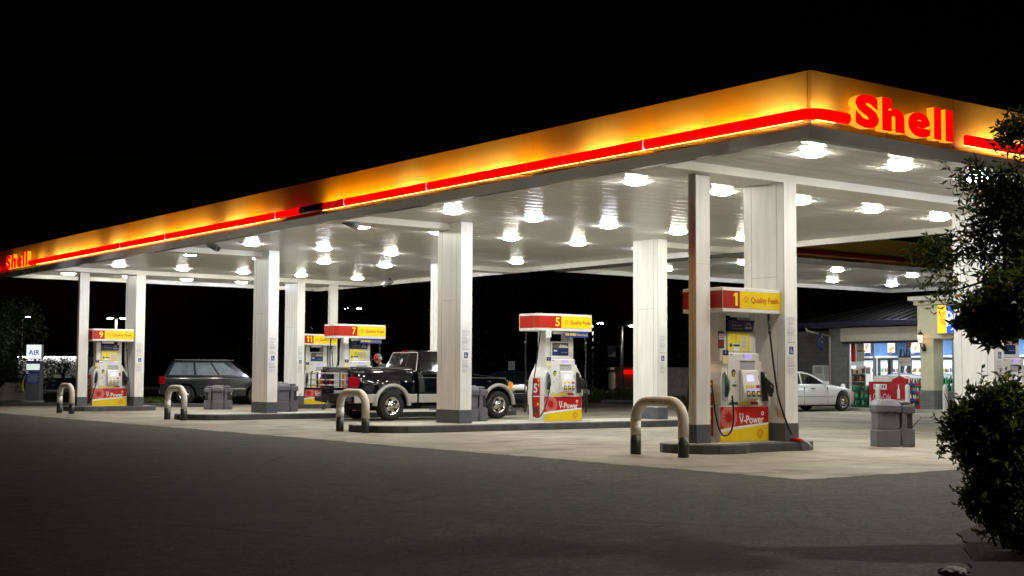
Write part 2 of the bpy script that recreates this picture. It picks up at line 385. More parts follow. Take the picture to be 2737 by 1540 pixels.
m=MB(); m.box(V1+.01,26.6,10.30,10.392,4.66,4.80,'red_off'); m.build('light_bar',can,bevel=.03)
def beam(v0,v1,u0,u1,zb=4.452): 
    m=MB(); m.box(v0,v1,u0,u1,zb,4.63,'beam'); m.build('cross_beam',can,bevel=.006,seg=1)
UC=[0.,9.36,18.53,27.94]
beam(V0+.452,V1-.452,.02,.87); beam(V0+.452,V1-.452,UC[3]+.02,UC[3]+.87)
beam(V0+.452,.02,UC[1]+.42,UC[1]+1.1); beam(V0+.452,.02,UC[2]+.5,UC[2]+1.2); beam(6.2,V1-.452,UC[1]+.42,UC[1]+1.1); beam(6.2,V1-.452,UC[2]+.5,UC[2]+1.2)
# red light bar: capsule cross-section swept along the edge, with hidden tubes behind it
def bar_piece(path,k,name='light_bar'):
    # path: list of (v,u,nv,nu) centre line on the outer face with outward normals
    cs=[(.19,-.070),(.235,-.078),(.275,-.055),(.29,-.0),(.275,.055),(.235,.078),(.19,.070)]
    vs=[]; n=len(cs)
    for v,u,nv,nu in path: vs+=[(v+nv*d,u+nu*d,4.668+z) for d,z in cs]
    m=MB(); fs=[(i*n+j,i*n+(j+1)%n,(i+1)*n+(j+1)%n,(i+1)*n+j) for i in range(len(path)-1) for j in range(n)]
    m.add(vs,fs,k,True); m.add(vs[:n],[tuple(range(n))],k); m.add(vs[-n:],[tuple(range(n))],k)
    return m.build(name,can)
JU=[2.5,5.5,8.49,11.46,14.45,17.43,20.46,23.5,26.62]
G=.022
ends=[-.35]+JU+[28.15]
for i in range(len(ends)-1):
    a,b=ends[i]+G,ends[i+1]-G
    if i==3:
        bar_piece([(V0,a,-1,0),(V0,9.35,-1,0)],'red_dim'); bar_piece([(V0,9.35,-1,0),(V0,10.35,-1,0)],'red_off'); bar_piece([(V0,10.35,-1,0),(V0,b,-1,0)],'red_lit')
    else: bar_piece([(V0,a,-1,0),(V0,b,-1,0)],'red_lit')
corner=[(V0,-.35-G,-1,0),(V0,U0+.5,-1,0)]
for i in range(9):
    w=PI/2*i/8; corner.append((V0,U0,-math.cos(w),-math.sin(w)))
corner+=[(V0+.3,U0,0,-1),(-2.72,U0,0,-1)]
bar_piece(corner,'red_lit'); bar_piece([(-.07,U0,0,-1),(V1,U0,0,-1)],'red_lit'); bar_piece([(V0,31.2,-1,0),(V0,U1,-1,0)],'red_lit')
for j in [-.35,5.5,8.49,11.46,17.43,20.46]: m=MB(); m.box(V0-.278,V0-.19,j-.018,j+.018,4.583,4.727,'clip'); m.build('bar_joint',can,bevel=.01,seg=1)
# lamp tubes: short sections, each with its own age and tint
seq='pomopwopmopooom_wopwmmopmopwmmppwmpm'
tm={'p':'tube_pale','m':'tube_mid','o':'tube_orange','w':'tube_weak'}
tubes={}
def tube_run(P0,P1,ch):
    if ch=='_': return
    k='tube_low' if P0[2]<4.66 else tm[ch]
    MB().tube([P0,P1],.011,k,seg=5).build('lamp_tube',can,fix=False)
u=-2.9; i=0
u=-3.28
while u<28.0:
    e=min(u+.93,28.0); ch=seq[i%len(seq)]
    if 9.3<u+.45<10.45: ch='_'
    elif 8.3<u+.45<9.3: ch='o'
    for z,dd in ((4.712,.16),(4.632,.07)): tube_run((V0-dd,u+.03,z),(V0-dd,e-.03,z),ch)
    u=e; i+=1
v=-2.9; 
for a,b,ch in [(-3.22,-2.78,'p'),(.1,.5,'w'),(.5,1.4,'p'),(1.4,2.35,'p'),(2.35,3.3,'m'),(3.3,4.3,'p'),(4.3,5.3,'m'),(5.3,6.3,'p'),(6.3,7.3,'p'),(7.3,8.3,'m'),(8.3,9.2,'p')]:
    for z,dd in ((4.712,.16),(4.632,.07)): tube_run((a+.02,U0-dd,z),(b-.02,U0-dd,z),ch)
# ---- raised illuminated lettering
def channel_letter(par,ch,x0,x1,z0,z1,depth,back,flip):
    vs,fs=glyphs(ch,.062)
    xa=min(p[0] for p in vs); xb=max(p[0] for p in vs); ya=min(p[1] for p in vs); yb=max(p[1] for p in vs)
    S=[((x0+(p[0]-xa)*(x1-x0)/(xb-xa)),(z0+(p[1]-ya)*(z1-z0)/(yb-ya))) for p in vs]
    m=MB(); bm=bmesh.new(); B=[bm.verts.new((a,0,b)) for a,b in S]; 
    for f in fs:
        try: bm.faces.new([B[i] for i in f])
        except ValueError: pass
    bmesh.ops.remove_doubles(bm,verts=bm.verts,dist=1e-5)
    bm.verts.index_update()
    P=[v.co.copy() for v in bm.verts]; F=[[v.index for v in f.verts] for f in bm.faces]
    E=[(e.verts[0].index,e.verts[1].index) for e in bm.edges if len(e.link_faces)==1]; bm.free()
    n=len(P); A=[(p.x,-back-depth,p.z) for p in P]+[(p.x,-back,p.z) for p in P]
    m.add(A,F,'letter'); m.add(A,[[n+i for i in f] for f in F],'return'); m.add(A,[(a,b,n+b,n+a) for a,b in E],'return')
    o=m.build('letter',par); o['label']='illuminated red letter '+ch+' with glowing yellow sides'; return o
def lettering(par,L):
    for ch,x0,x1,z0,z1 in L: channel_letter(par,ch,x0,x1,z0,z1,.12,.11,False)
sg=thing('illuminated_sign','large raised red letters spelling Shell with yellow sides on the short end near the corner','sign',cv(0,U0,0),TH)
LT=[('S',-2.56,-2.06,4.59,5.05),('h',-1.99,-1.50,4.60,5.06),('e',-1.42,-.91,4.59,4.945),('l',-.83,-.66,4.60,5.06),('l',-.56,-.38,4.60,5.06)]
lettering(sg,LT)
sg2=thing('illuminated_sign','small looking red letters spelling Shell at the far left end of the long fascia','sign',cv(V0,30.55,0),TH-PI/2)
lettering(sg2,[(c,a+2.55,b+2.55,z0,z1) for c,a,b,z0,z1 in LT])
# ================================================================ canopy lamps
VL=[-1.28,.84,2.98,5.13,7.36]; UL=[-1.72,2.22,7.82,11.47,17.0,20.78,26.2,30.72]
proto={}
def lamp(v,u,k,label,grp):
    if k not in proto:
        t=thing('canopy_lamp',label,'ceiling lamp',cv(v,u,4.6),TH,grp)
        m=MB(); m.box(-.26,.26,-.26,.26,-.014,.0,'frame'); m.build('lamp_frame',t,bevel=.008,seg=1)
        m=MB(); m.lathe([(.20,-.014),(.197,-.03),(.17,-.052),(.11,-.067),(.04,-.072),(.001,-.073)],(0,0,0),'z',k,20); m.build('lens',t,fix=False)
        proto[k]=t
    else: dup(proto[k],cv(v,u,4.6),TH,label)
cyc={ (0,0):'lamp_warm',(2,2):'lamp_cool',(3,4):'lamp_green'}
for j,u in enumerate(UL):
    for i,v in enumerate(VL):
        k=['lamp_warm','lamp_warm','lamp_cool','lamp_warm','lamp_green','lamp_warm','lamp_cool'][(i*3+j*5)%7]
        if (i,j)==(2,2): k='lamp_cool'
        lamp(v,u,k,'canopy lamp, %s from the long striped edge, %s cross row from the near lettered end'%(ORD[i],ORD[j]),'lamps recessed in the main canopy')
proto2=dict(proto)
for i,v in enumerate([12.7,16.9,20.7,24.0]):
    for j,u in enumerate([12.85,16.2]):
        k='lamp_green' if (i+j)%2 else 'lamp_cool'
        o=dup(proto[k],cv(v,u,4.6),TH,'lamp under the low canopy leading to the shop, %s along, in its %s row'%(ORD[i],['nearer','farther'][j])); o['group']='lamps in the link canopy by the shop'
# ================================================================ columns
def access_symbol(mb,x,z,s,fn):
    mb.rect(x-.5*s,x+.5*s,z-.62*s,z+.62*s,'blue',fn)
    f2=lambda a,b:(fn(a,b)[0],fn(a,b)[1]-.0015,fn(a,b)[2])
    mb.disc((x-.05*s,z-.18*s),.24*s,'white',f2,16,r2=.17*s); mb.disc((x-.1*s,z+.42*s),.08*s,'white',f2,10)
    f3=lambda a,b:(fn(a,b)[0],fn(a,b)[1]-.003,fn(a,b)[2])
    mb.poly([(x-.14*s,z-.1*s),(x-.05*s,z-.1*s),(x-.05*s,z+.32*s),(x-.14*s,z+.32*s)],'white',f3)
    mb.poly([(x-.04*s,z-.06*s),(x+.2*s,z-.06*s),(x+.34*s,z-.42*s),(x+.26*s,z-.45*s),(x+.15*s,z-.14*s),(x-.04*s,z-.14*s)],'white',f3)
def wide_column(label,loc,top):
    t=thing('canopy_column',label,'column',loc,TH,'wide columns holding the canopy')
    m=MB(); m.box(0,.32,0,.89,.30,top,'col')
    for y in (.15,.72): m.box(-.004,.0015,y-.0035,y+.0035,.30,top-.01,'inkgrey')      # panel seams on the broad side
    m.box(-.004,.0015,.1535,.7165,2.72,2.727,'inkgrey')
    m.box(-.0015,.005,-.006,-.0012,.3,top-.01,'lip'); 
    m.build('shaft',t)
    m=MB(); m.box(-.012,.332,-.012,.902,0,.30,'band'); m.build('base_band',t,bevel=.006,seg=1)
    # notice strip with tiny print on the narrow face
    m=MB(); fn=front(-.004); m.rect(.045,.285,1.08,2.08,'white',fn)
    f2=front(-.006); rr=random.Random(5); z=2.05
    while z>1.10:
        if not 1.40<z<1.60:
            big=rr.random()<.12; m.rect(.06,.06+rr.uniform(.12,.21),z-(.012 if big else .005),z,'inkgrey',f2); 
        z-=rr.choice([.016,.016,.016,.03])
    access_symbol(m,.165,1.50,.105,f2); m.build('notice',t,fix=False)
    return t
def slim_column(label,loc,top):
    t=thing('slim_column',label,'column',loc,TH,'slim columns beside the end pumps')
    m=MB(); m.box(0,.31,0,.17,.30,top,'col'); m.box(-.004,.0,.08,.085,.3,top,'inkgrey'); m.box(.0,.312,-.003,.0015,2.86,2.864,'inkgrey'); m.build('shaft',t)
    m=MB(); m.box(-.01,.32,-.01,.18,0,.30,'band'); m.build('base_band',t,bevel=.006,seg=1)
    return t
Z0=.15
wcol=wide_column('wide white column right of pump 1, nearest of the wide columns',cv(0,UC[0],Z0),4.303)
tall=wide_column('wide white column before the black pickup, with a grey waste unit at its right',cv(0,UC[1],Z0),4.448)
dup(tall,cv(0,UC[2],Z0),TH,'wide white column with a grey waste unit, left of pump 11 and the pickup')
dup(wcol,cv(0,UC[3],Z0),TH,'wide white column right of pump 9, farthest left of the wide ones')
dup(wcol,cv(5.92,UC[0],Z0),TH,'wide white column behind the foreground tree, left of the pump at the right edge')
dup(tall,cv(5.92,UC[1],Z0),TH,'wide white column right of pump 5, behind the nearest hoop barrier')
dup(tall,cv(5.92,UC[2],Z0),TH,'wide white column mostly hidden behind the column in front of the pickup')
dup(wcol,cv(5.92,UC[3],Z0),TH,'wide white column directly left of pump 11')
scol=slim_column('slim white column left of pump 1 with a dark shaded side',cv(-1.78,.25,Z0),4.303)
dup(scol,cv(7.72,.25,Z0),TH,'slim white column beyond the pump at the right edge, behind the tree')
dup(scol,cv(-1.78,UC[3]+.26,Z0),TH,'slim white column left of pump 9')
dup(scol,cv(7.42,UC[3]+.26,Z0),TH,'slim white column behind pump 7, right of pump 11')
# ================================================================ islands
def rounded(pts_fn,n): return pts_fn
def island(label,outline,loc):
    t=thing('pump_island',label,'traffic island',loc,TH,'raised islands under the pumps')
    m=MB(); m.prism(outline,'z',-.01,.15,'kerbc'); m.build('kerb',t,bevel=.025,seg=3)
    cx=sum(p[0] for p in outline)/len(outline); cy=sum(p[1] for p in outline)/len(outline)
    m=MB(); n=len(outline); inn=[]
    for i,p in enumerate(outline):
        a=Vector(outline[i-1]); b=Vector(outline[(i+1)%n]); d=(b-a).normalized(); inn.append((p[0]-d.y*.14,p[1]+d.x*.14))
    m.add([(x,y,.153) for x,y in inn],[tuple(range(n))],'isltop'); m.build('island_top',t,fix=False); return t
def capsule(x0,x1,hw,n=10):
    o=[(x0+ (hw)*(-math.sin(w)) , hw*math.cos(w)) for w in [PI*i/n for i in range(n+1)]]
    o+=[(x1+hw*math.sin(w), -hw*math.cos(w)) for w in [PI*i/n for i in range(n+1)]]
    return o
def dumbbell(xa,ra,xb,rb,hw,n=12):
    A=math.asin(hw/ra); B=math.asin(hw/rb); o=[]
    for i in range(n+1):
        w=A+(2*PI-2*A)*i/n; o.append((xa+ra*math.cos(w),ra*math.sin(w)))
    for i in range(n+1):
        w=PI+B+(2*PI-2*B)*i/n; o.append((xb+rb*math.cos(w),rb*math.sin(w)))
    return o
sh=dumbbell(-1.40,.72,.28,.62,.56)
i1=island('short grey kerbed island under pump 1',sh,cv(0,.45))
dup(i1,cv(0,UC[3]+.45),TH,'short grey kerbed island under pump 9')
lg=capsule(-1.35,7.6,1.02)
i2=island('long grey kerbed island under pump 5, in front of the pickup',lg,cv(0,UC[1]+.45))
dup(i2,cv(0,UC[2]+.45),TH,'long grey kerbed island under pump 7, behind the pickup')
sh2=[(6.24-x,-y) for x,y in sh]
i3=island('short grey kerbed island under the pump at the right edge',sh2,cv(0,.45))
dup(i3,cv(0,UC[3]+.45),TH,'short grey kerbed island under pump 11')
# ================================================================ hoop barriers
def hoop():
    t=thing('hoop_barrier','','barrier',(0,0,0),TH,'hoop barriers at the island ends')
    r=.0825; h=.53; rc=.30; y=.53
    def arc(n=10):
        L=[(0,-y,h)]
        for i in range(n+1):
            w=PI/2*i/n; L.append((0,-y+rc-rc*math.cos(w),h+rc*math.sin(w)))
        for i in range(n+1):
            w=PI/2*i/n; L.append((0,y-rc+rc*math.sin(w),h+rc*math.cos(w)))
        return L+[(0,y,h)]
    m=MB(); m.tube([(0,-y,.30)]+arc()+[(0,y,.30)],r,'hoop_top',20); m.build('upper_tube',t)
    for s in (-1,1):
        m=MB(); m.tube([(0,s*y,-.02),(0,s*y,.302)],r+.002,'hoop_bot',20); m.build('foot_sleeve',t)
    return t
hp=hoop(); hp.location=cv(-2.76,.07); hp['label']='cream hoop barrier with dark feet in front of pump 1, the nearest'
for v,u,l in [(-2.36,9.93,'cream hoop barrier with dark feet in front of the pickup bed'),(-2.5,18.8,'cream hoop barrier with dark scuff marks left of the small distant waste bin'),(-2.95,25.9,'farthest left hoop barrier, beside the air machine'),(9.05,19.0,'white hoop barrier just beyond the front bumper of the pickup')]:
    dup(hp,cv(v,u),TH,l)
# ================================================================ waste bins
def bin_unit(label,loc,rot,wings=(0,1),center=True):
    def sc_(m): m.v=[(a*.65,b*.8,c) for a,b,c in m.v]; return m
    t=thing('waste_bin',label,'waste bin',loc,rot,'grey forecourt waste bins')
    def octa(x0,x1,y0,y1,c): return [(x0+c,y0),(x1-c,y0),(x1,y0+c),(x1,y1-c),(x1-c,y1),(x0+c,y1),(x0,y1-c),(x0,y0+c)]
    if center:
        m=MB(); m.prism(octa(-.34,.34,-.30,.30,.09),'z',.0,.30,'bin'); m.prism(octa(-.315,.315,-.275,.275,.085),'z',.30,.615,'bin'); sc_(m).build('body',t,bevel=.018)
        m=MB(); A=octa(-.36,.36,-.32,.32,.10); B=octa(-.27,.27,-.24,.24,.09)
        m.prism(A,'z',.60,.72,'bin'); n=8
        m.add([(x,y,.72) for x,y in A]+[(x,y,.825) for x,y in B],[(i,(i+1)%n,n+(i+1)%n,n+i) for i in range(n)]+[tuple(range(n,2*n))],'bin'); sc_(m).build('lid',t,bevel=.022)
        m=MB(); m.box(-.2,.2,-.326,-.318,.60,.612,'bin_d'); m.box(-.24,-.06,-.322,-.3,.585,.602,'bin_d'); m.box(.06,.24,-.322,-.3,.585,.602,'bin_d'); sc_(m).build('slot',t)
    for w in wings:
        s=-1 if w==0 else 1; X=lambda a,b:(min(s*a,s*b),max(s*a,s*b))
        xo=.30 if center else -.2; 
        def sx(a): return s*(a+ (xo-.30))
        def bx(mb,a,b,*r):
            p,q=sx(a),sx(b); mb.box(min(p,q),max(p,q),*r)
        m=MB(); bx(m,.345,.72,-.25,.25,0,.31,'bin'); bx(m,.345,.50,-.25,.25,.31,.60,'bin'); sc_(m).build('squeegee_tank',t,bevel=.03)
        m=MB(); bx(m,.345,.725,-.265,.265,.58,.735,'bin'); bx(m,.345,.62,-.22,.22,.735,.80,'bin'); sc_(m).build('dispenser_hood',t,bevel=.035)
        m=MB(); bx(m,.505,.66,-.2,.2,.315,.58,'bin_d'); sc_(m).build('recess',t)
        m=MB(); bx(m,.60,.69,-.13,.13,.50,.585,'paper'); sc_(m).build('paper_towel',t,bevel=.02)
        m=MB(); m.tube([(sx(.60),-.08,.25),(sx(.95),-.12,.52)],.012,'black'); m.tube([(sx(.60),-.16,.25),(sx(.60),.0,.25)],.014,'black'); sc_(m).build('squeegee',t)
    return t
bin_unit('big dark grey waste bin with a squeegee standing on open concrete left of the shrub',cv(2.64,.02),.12,(1,))
bin_unit('distant grey waste bin with two side hoods, beyond the pair of hoop barriers',cv(3.1,28.2),.1,(0,1))
bin_unit('grey waste bin partly behind the column in front of the pickup',cv(1.04,UC[1]+1.2,Z0),TH,(1,),True)
bin_unit('grey waste bin partly behind the column left of pump 11, squeegee sticking out',cv(1.04,UC[2]+1.2,Z0),TH,(1,),True)
# ================================================================ cameras under the soffit
def cctv(label,loc,rot):
    t=thing('security_camera',label,'camera',loc,rot,'cameras under the canopy')
    m=MB(); m.tube([(0,0,.0),(0,0,-.10),(0,-.06,-.15)],.025,'rubber'); m.lathe([(.06,0),(.06,-.02)],(0,0,0),'z','rubber',12); m.build('bracket',t)
    m=MB(); m.tube([(0,.10,-.10),(0,-.06,-.16),(0,-.24,-.23)],[.07,.085,.09],'galv',12); m.build('housing',t)
    m=MB(); m.tube([(0,-.235,-.228),(0,-.245,-.232)],.06,'black',12); m.build('lens',t)
cctv('grey security camera under the soffit above the pickup bed',cv(-2.5,10.0,4.6),TH+.9)
cctv('grey security camera under the far left part of the soffit',cv(-2.45,16.9,4.6),TH+.4)
cctv('white security camera hanging at the back edge of the canopy',cv(8.3,25.6,4.6),TH-2.4)
# ================================================================ fuel pumps
def shell_mark(mb,cx,cz,s,k,fn):
    # scallop outline: fan with rays, drawn as ring segments
    o=[]; 
    for i in range(13):
        w=PI*(1.12-1.24*i/12); r=s*(1+.06*(i%2)); o.append((cx+r*math.cos(w)*1.0,cz+r*math.sin(w)*.98))
    o+=[(cx+.42*s,cz-.62*s),(cx+.36*s,cz-.88*s),(cx-.36*s,cz-.88*s),(cx-.42*s,cz-.62*s)]
    inn=[(cx+(p[0]-cx)*.84,cz-.04*s+(p[1]-cz+.04*s)*.84) for p in o]; n=len(o)
    mb.add([fn(*p) for p in o+inn],[(i,(i+1)%n,n+(i+1)%n,n+i) for i in range(n)],k)
    for i in (3,6,9):
        w=PI*(1.12-1.24*i/12); dx=math.cos(w); dz=math.sin(w); t=.04*s
        a=(cx+dx*.85*s,cz+dz*.85*s); b=(cx+dx*.1*s,cz-.55*s)
        mb.add([fn(a[0]-t,a[1]),fn(a[0]+t,a[1]),fn(b[0]+t,b[1]),fn(b[0]-t,b[1])],[(0,1,2,3)],k)
def pump_graphic(p,y,rot):
    m=MB(); W=.565; f0=front(y); f1=front(y-.002); f2=front(y-.004); f3=front(y-.006)
    m.rect(-W,W,.012,.575,'pan_red',f0)
    def wave(x): return .20+.10*((x+W)/(2*W))**.75
    n=16; xs=[-W+2*W*i/n for i in range(n+1)]
    m.add([f1(x,.012) for x in xs]+[f1(x,wave(x)-.022-.02*(1-(x+W)/(2*W))) for x in xs],[(i,i+1,n+2+i,n+1+i) for i in range(n)],'pan_yel')
    m.add([f1(x,wave(x)-.022-.02*(1-(x+W)/(2*W))) for x in xs]+[f1(x,wave(x)+.012) for x in xs],[(i,i+1,n+2+i,n+1+i) for i in range(n)],'white')
    # pale disc (cut by the wave) with a red spiky burst
    cx,cz,r=-.37,.40,.19
    D=[]
    for j in range(40):
        w=2*PI*j/40; x=cx+r*math.cos(w); z=cz+r*math.sin(w)
        if x<-W+.002: x=-W+.002
        z=min(max(z,wave(x)+.013),.573); D.append((x,z))
    m.poly(D,'pan_pink',f1)
    S=[]
    for j in range(24):
        w=2*PI*j/24+.1; q=(.155 if j%2==0 else .062); S.append((cx+q*math.cos(w),cz+q*math.sin(w)*.95))
    c=len(S); m.add([f2(cx,cz)]+[f2(*s_) for s_ in S],[(0,1+i,1+(i+1)%c) for i in range(c)],'pan_red')
    m.text('V-Power',-.13,.45,.30,.43,'white',f2,.02)
    m.text('Shell',-.13,-.03,.435,.475,'white',f2,.02)
    m.disc((.42,.46),.035,'white',f2,16); m.disc((.42,.46),.016,'pan_red',f3,10)
    shell_mark(m,.36,.125,.07,'txt_red',f2)
    o=m.build('graphic_panel',p,fix=False,rot=rot); return o
def pump_face(p,screen,extra,rot):
    """control face of one side; everything is a part of its own"""
    def part(m,name,**k): return m.build(name,p,rot=rot,**k)
    # control head with a recess and a sloping key panel
    m=MB(); m.prism([(-.20,.60),(-.265,.62),(-.265,1.44),(-.20,1.46)],'x',-.37,.37,'pump')
    part(m,'control_head',bevel=.012)
    fn=front(-.2675); f2=front(-.2695); f3=front(-.2715)
    m=MB(); m.rect(-.09,.26,1.17,1.33,'pump_g',fn); m.add([(-.09,-.2678,1.33),(.26,-.2678,1.33),(.26,-.285,1.325),(-.09,-.285,1.325)],[(0,1,2,3)],'pump'); part(m,'display_recess',fix=False)
    m=MB(); m.rect(.03,.18,1.365,1.42,'lilac',fn); m.rect(-.02,.025,1.40,1.42,'inkgrey',fn); m.rect(-.02,.025,1.37,1.385,'inkgrey',fn); part(m,'price_display',fix=False)
    m=MB(); P=[(-.267,.66),(-.36,.70),(-.385,.80),(-.32,1.165),(-.267,1.18)]
    m.prism(P,'x',-.11,.28,'pump'); part(m,'key_panel',bevel=.015)
    sl=lambda dy:(lambda x,z:(x,-.385-dy+.065*(z-.80)/.365,z))
    m=MB(); m.rect(-.01,.15,.985,1.09,'lilac2',sl(.004)); part(m,'screen',fix=False)
    m=MB(); 
    for i,x in enumerate((-.055,.065,.185)):
        m.rect(x,x+.075,.875,.925,['yprint','yprint','pan_red'][i],sl(.004))
        m.rect(x+.005,x+.07,.845,.868,'lilac',sl(.004)); m.rect(x+.002,x+.073,.735,.83,'dark',sl(.003)); m.disc((x+.0375,.79),.026,'yprint',sl(.006),12,sx=.9)
    part(m,'grade_button',fix=False)
    m=MB(); m.disc((-.235,1.12),.062,'black',fn,24,sx=.8); m.disc((-.225,1.105),.036,'yprint',f2,16,r2=.018); part(m,'round_badge',fix=False)
    m=MB(); m.box(.295,.345,-.285,-.26,.97,1.08,'dark'); m.box(.30,.34,-.29,-.284,1.03,1.06,'black'); part(m,'card_reader',bevel=.004,seg=1)
    m=MB(); m.rect(-.27,-.245,.905,.93,'dark',fn); m.rect(-.20,-.18,.965,.985,'dark',fn); m.rect(.30,.335,.80,.835,'dark',fn); m.rect(-.30,-.28,.66,.68,'dark',fn); m.rect(-.32,-.25,1.41,1.425,'brownred',fn); part(m,'small_mark',fix=False)
    for x0,x1,k in ([(-.33,.15,'yprint')] if not extra else [(-.33,-.13,'green'),(-.12,.15,'yprint')])+[(.155,.34,'pan_red')]:
        m=MB(); m.rect(x0,x1,.605,.652,k,fn); part(m,'sticker_strip',fix=False)
    if extra:
        m=MB(); m.rect(-.26,-.17,.90,.935,'green',f2); part(m,'green_sticker',fix=False)
    if not extra: pass
    # upper information window between the posts
    yb=-.165; f=front(yb-.012); g=front(yb-.014); h=front(yb-.016)
    m=MB(); m.box(-.27,.27,yb-.01,yb+.06,1.465,1.86 if screen=='photo' else 1.80,'pump'); part(m,'info_housing',bevel=.008)
    if screen=='photo':
        m=MB(); m.rect(-.245,.245,1.53,1.83,'navy',f); m.rect(-.245,.245,1.70,1.825,'photo_print',g); m.rect(-.05,.23,1.725,1.745,'white',h); m.rect(-.2,-.1,1.63,1.66,'white',g); m.rect(.02,.2,1.60,1.612,'inkgrey',g); m.text('Rewards',-.02,.2,1.75,1.80,'white',h); part(m,'advert_screen',fix=False)
    else:
        m=MB(); m.rect(-.25,.25,1.48,1.785,'yprint',f); m.rect(.02,.20,1.50,1.74,'cream',g); m.text('Price',.05,.17,1.685,1.71,'inkgrey',h)
        for i in range(8): m.rect(.05,.16+.03*(i%2),1.655-.018*i,1.66-.018*i,'inkgrey',h)
        m.disc((-.09,1.70),.03,'orange',g,14,r2=.018); m.rect(-.13,-.115,1.60,1.78,'cream',g); m.rect(-.045,-.03,1.60,1.78,'cream',g); m.disc((-.20,1.575),.03,'dark',g,12)
        m.rect(-.15,.0,1.475,1.60,'white',h); m.rect(-.15,0,1.555,1.59,'navy',front(yb-.018)); part(m,'info_panel',fix=False)
        m=MB(); m.add([(-.255,yb-.02,1.80),(.29,yb-.035,1.80),(.31,yb-.06,1.99),(-.255,yb-.045,1.99)],[(0,1,2,3)],'navy')
        s2=lambda x,z:(x,yb-.024-(z-1.80)*.14-.018*(x+.25)/.5,z)
        m.text('Always',-.20,-.08,1.94,1.965,'orange',s2); m.text('The driving machine',-.2,.05,1.885,1.915,'white',s2); m.text('Product Quality',-.2,.05,1.835,1.862,'yprint',s2)
        m.disc((.17,1.895),.055,'inkgrey',s2,16,r2=.03); m.rect(.1,.25,1.85,1.875,'white',s2); part(m,'topper_board',fix=False)
    # nozzles in their side bays
    for s in (-1,1):
        m=MB(); x=.47*s
        m.add([(x-.07,-.305,.66),(x+.07,-.305,.66),(x+.065,-.262,1.14),(x-.065,-.262,1.14)],[(0,1,2,3)],'bin_d' if s>0 else 'pump_g'); part(m,'nozzle_bay',fix=False)
        k='green' if (extra and s<0) else 'black'
        m=MB(); m.tube([(x-.03*s,-.30,1.08),(x,-.345,1.0),(x+.02*s,-.375,.86),(x+.055*s,-.385,.74)],[.022,.036,.044,.03],k,10)
        m.tube([(x-.01*s,-.38,1.0),(x+.05*s,-.43,.92),(x+.06*s,-.42,.80)],[.016,.02,.016],k,8); m.tube([(x,-.30,1.10),(x-.01*s,-.29,1.13)],.02,'galv',8)
        part(m,'nozzle')
def hose_curve(a,b,c,n=24): # quadratic bezier
    return [Vector(a)*(1-t)**2+Vector(b)*2*t*(1-t)+Vector(c)*t*t for t in [i/n for i in range(n+1)]]
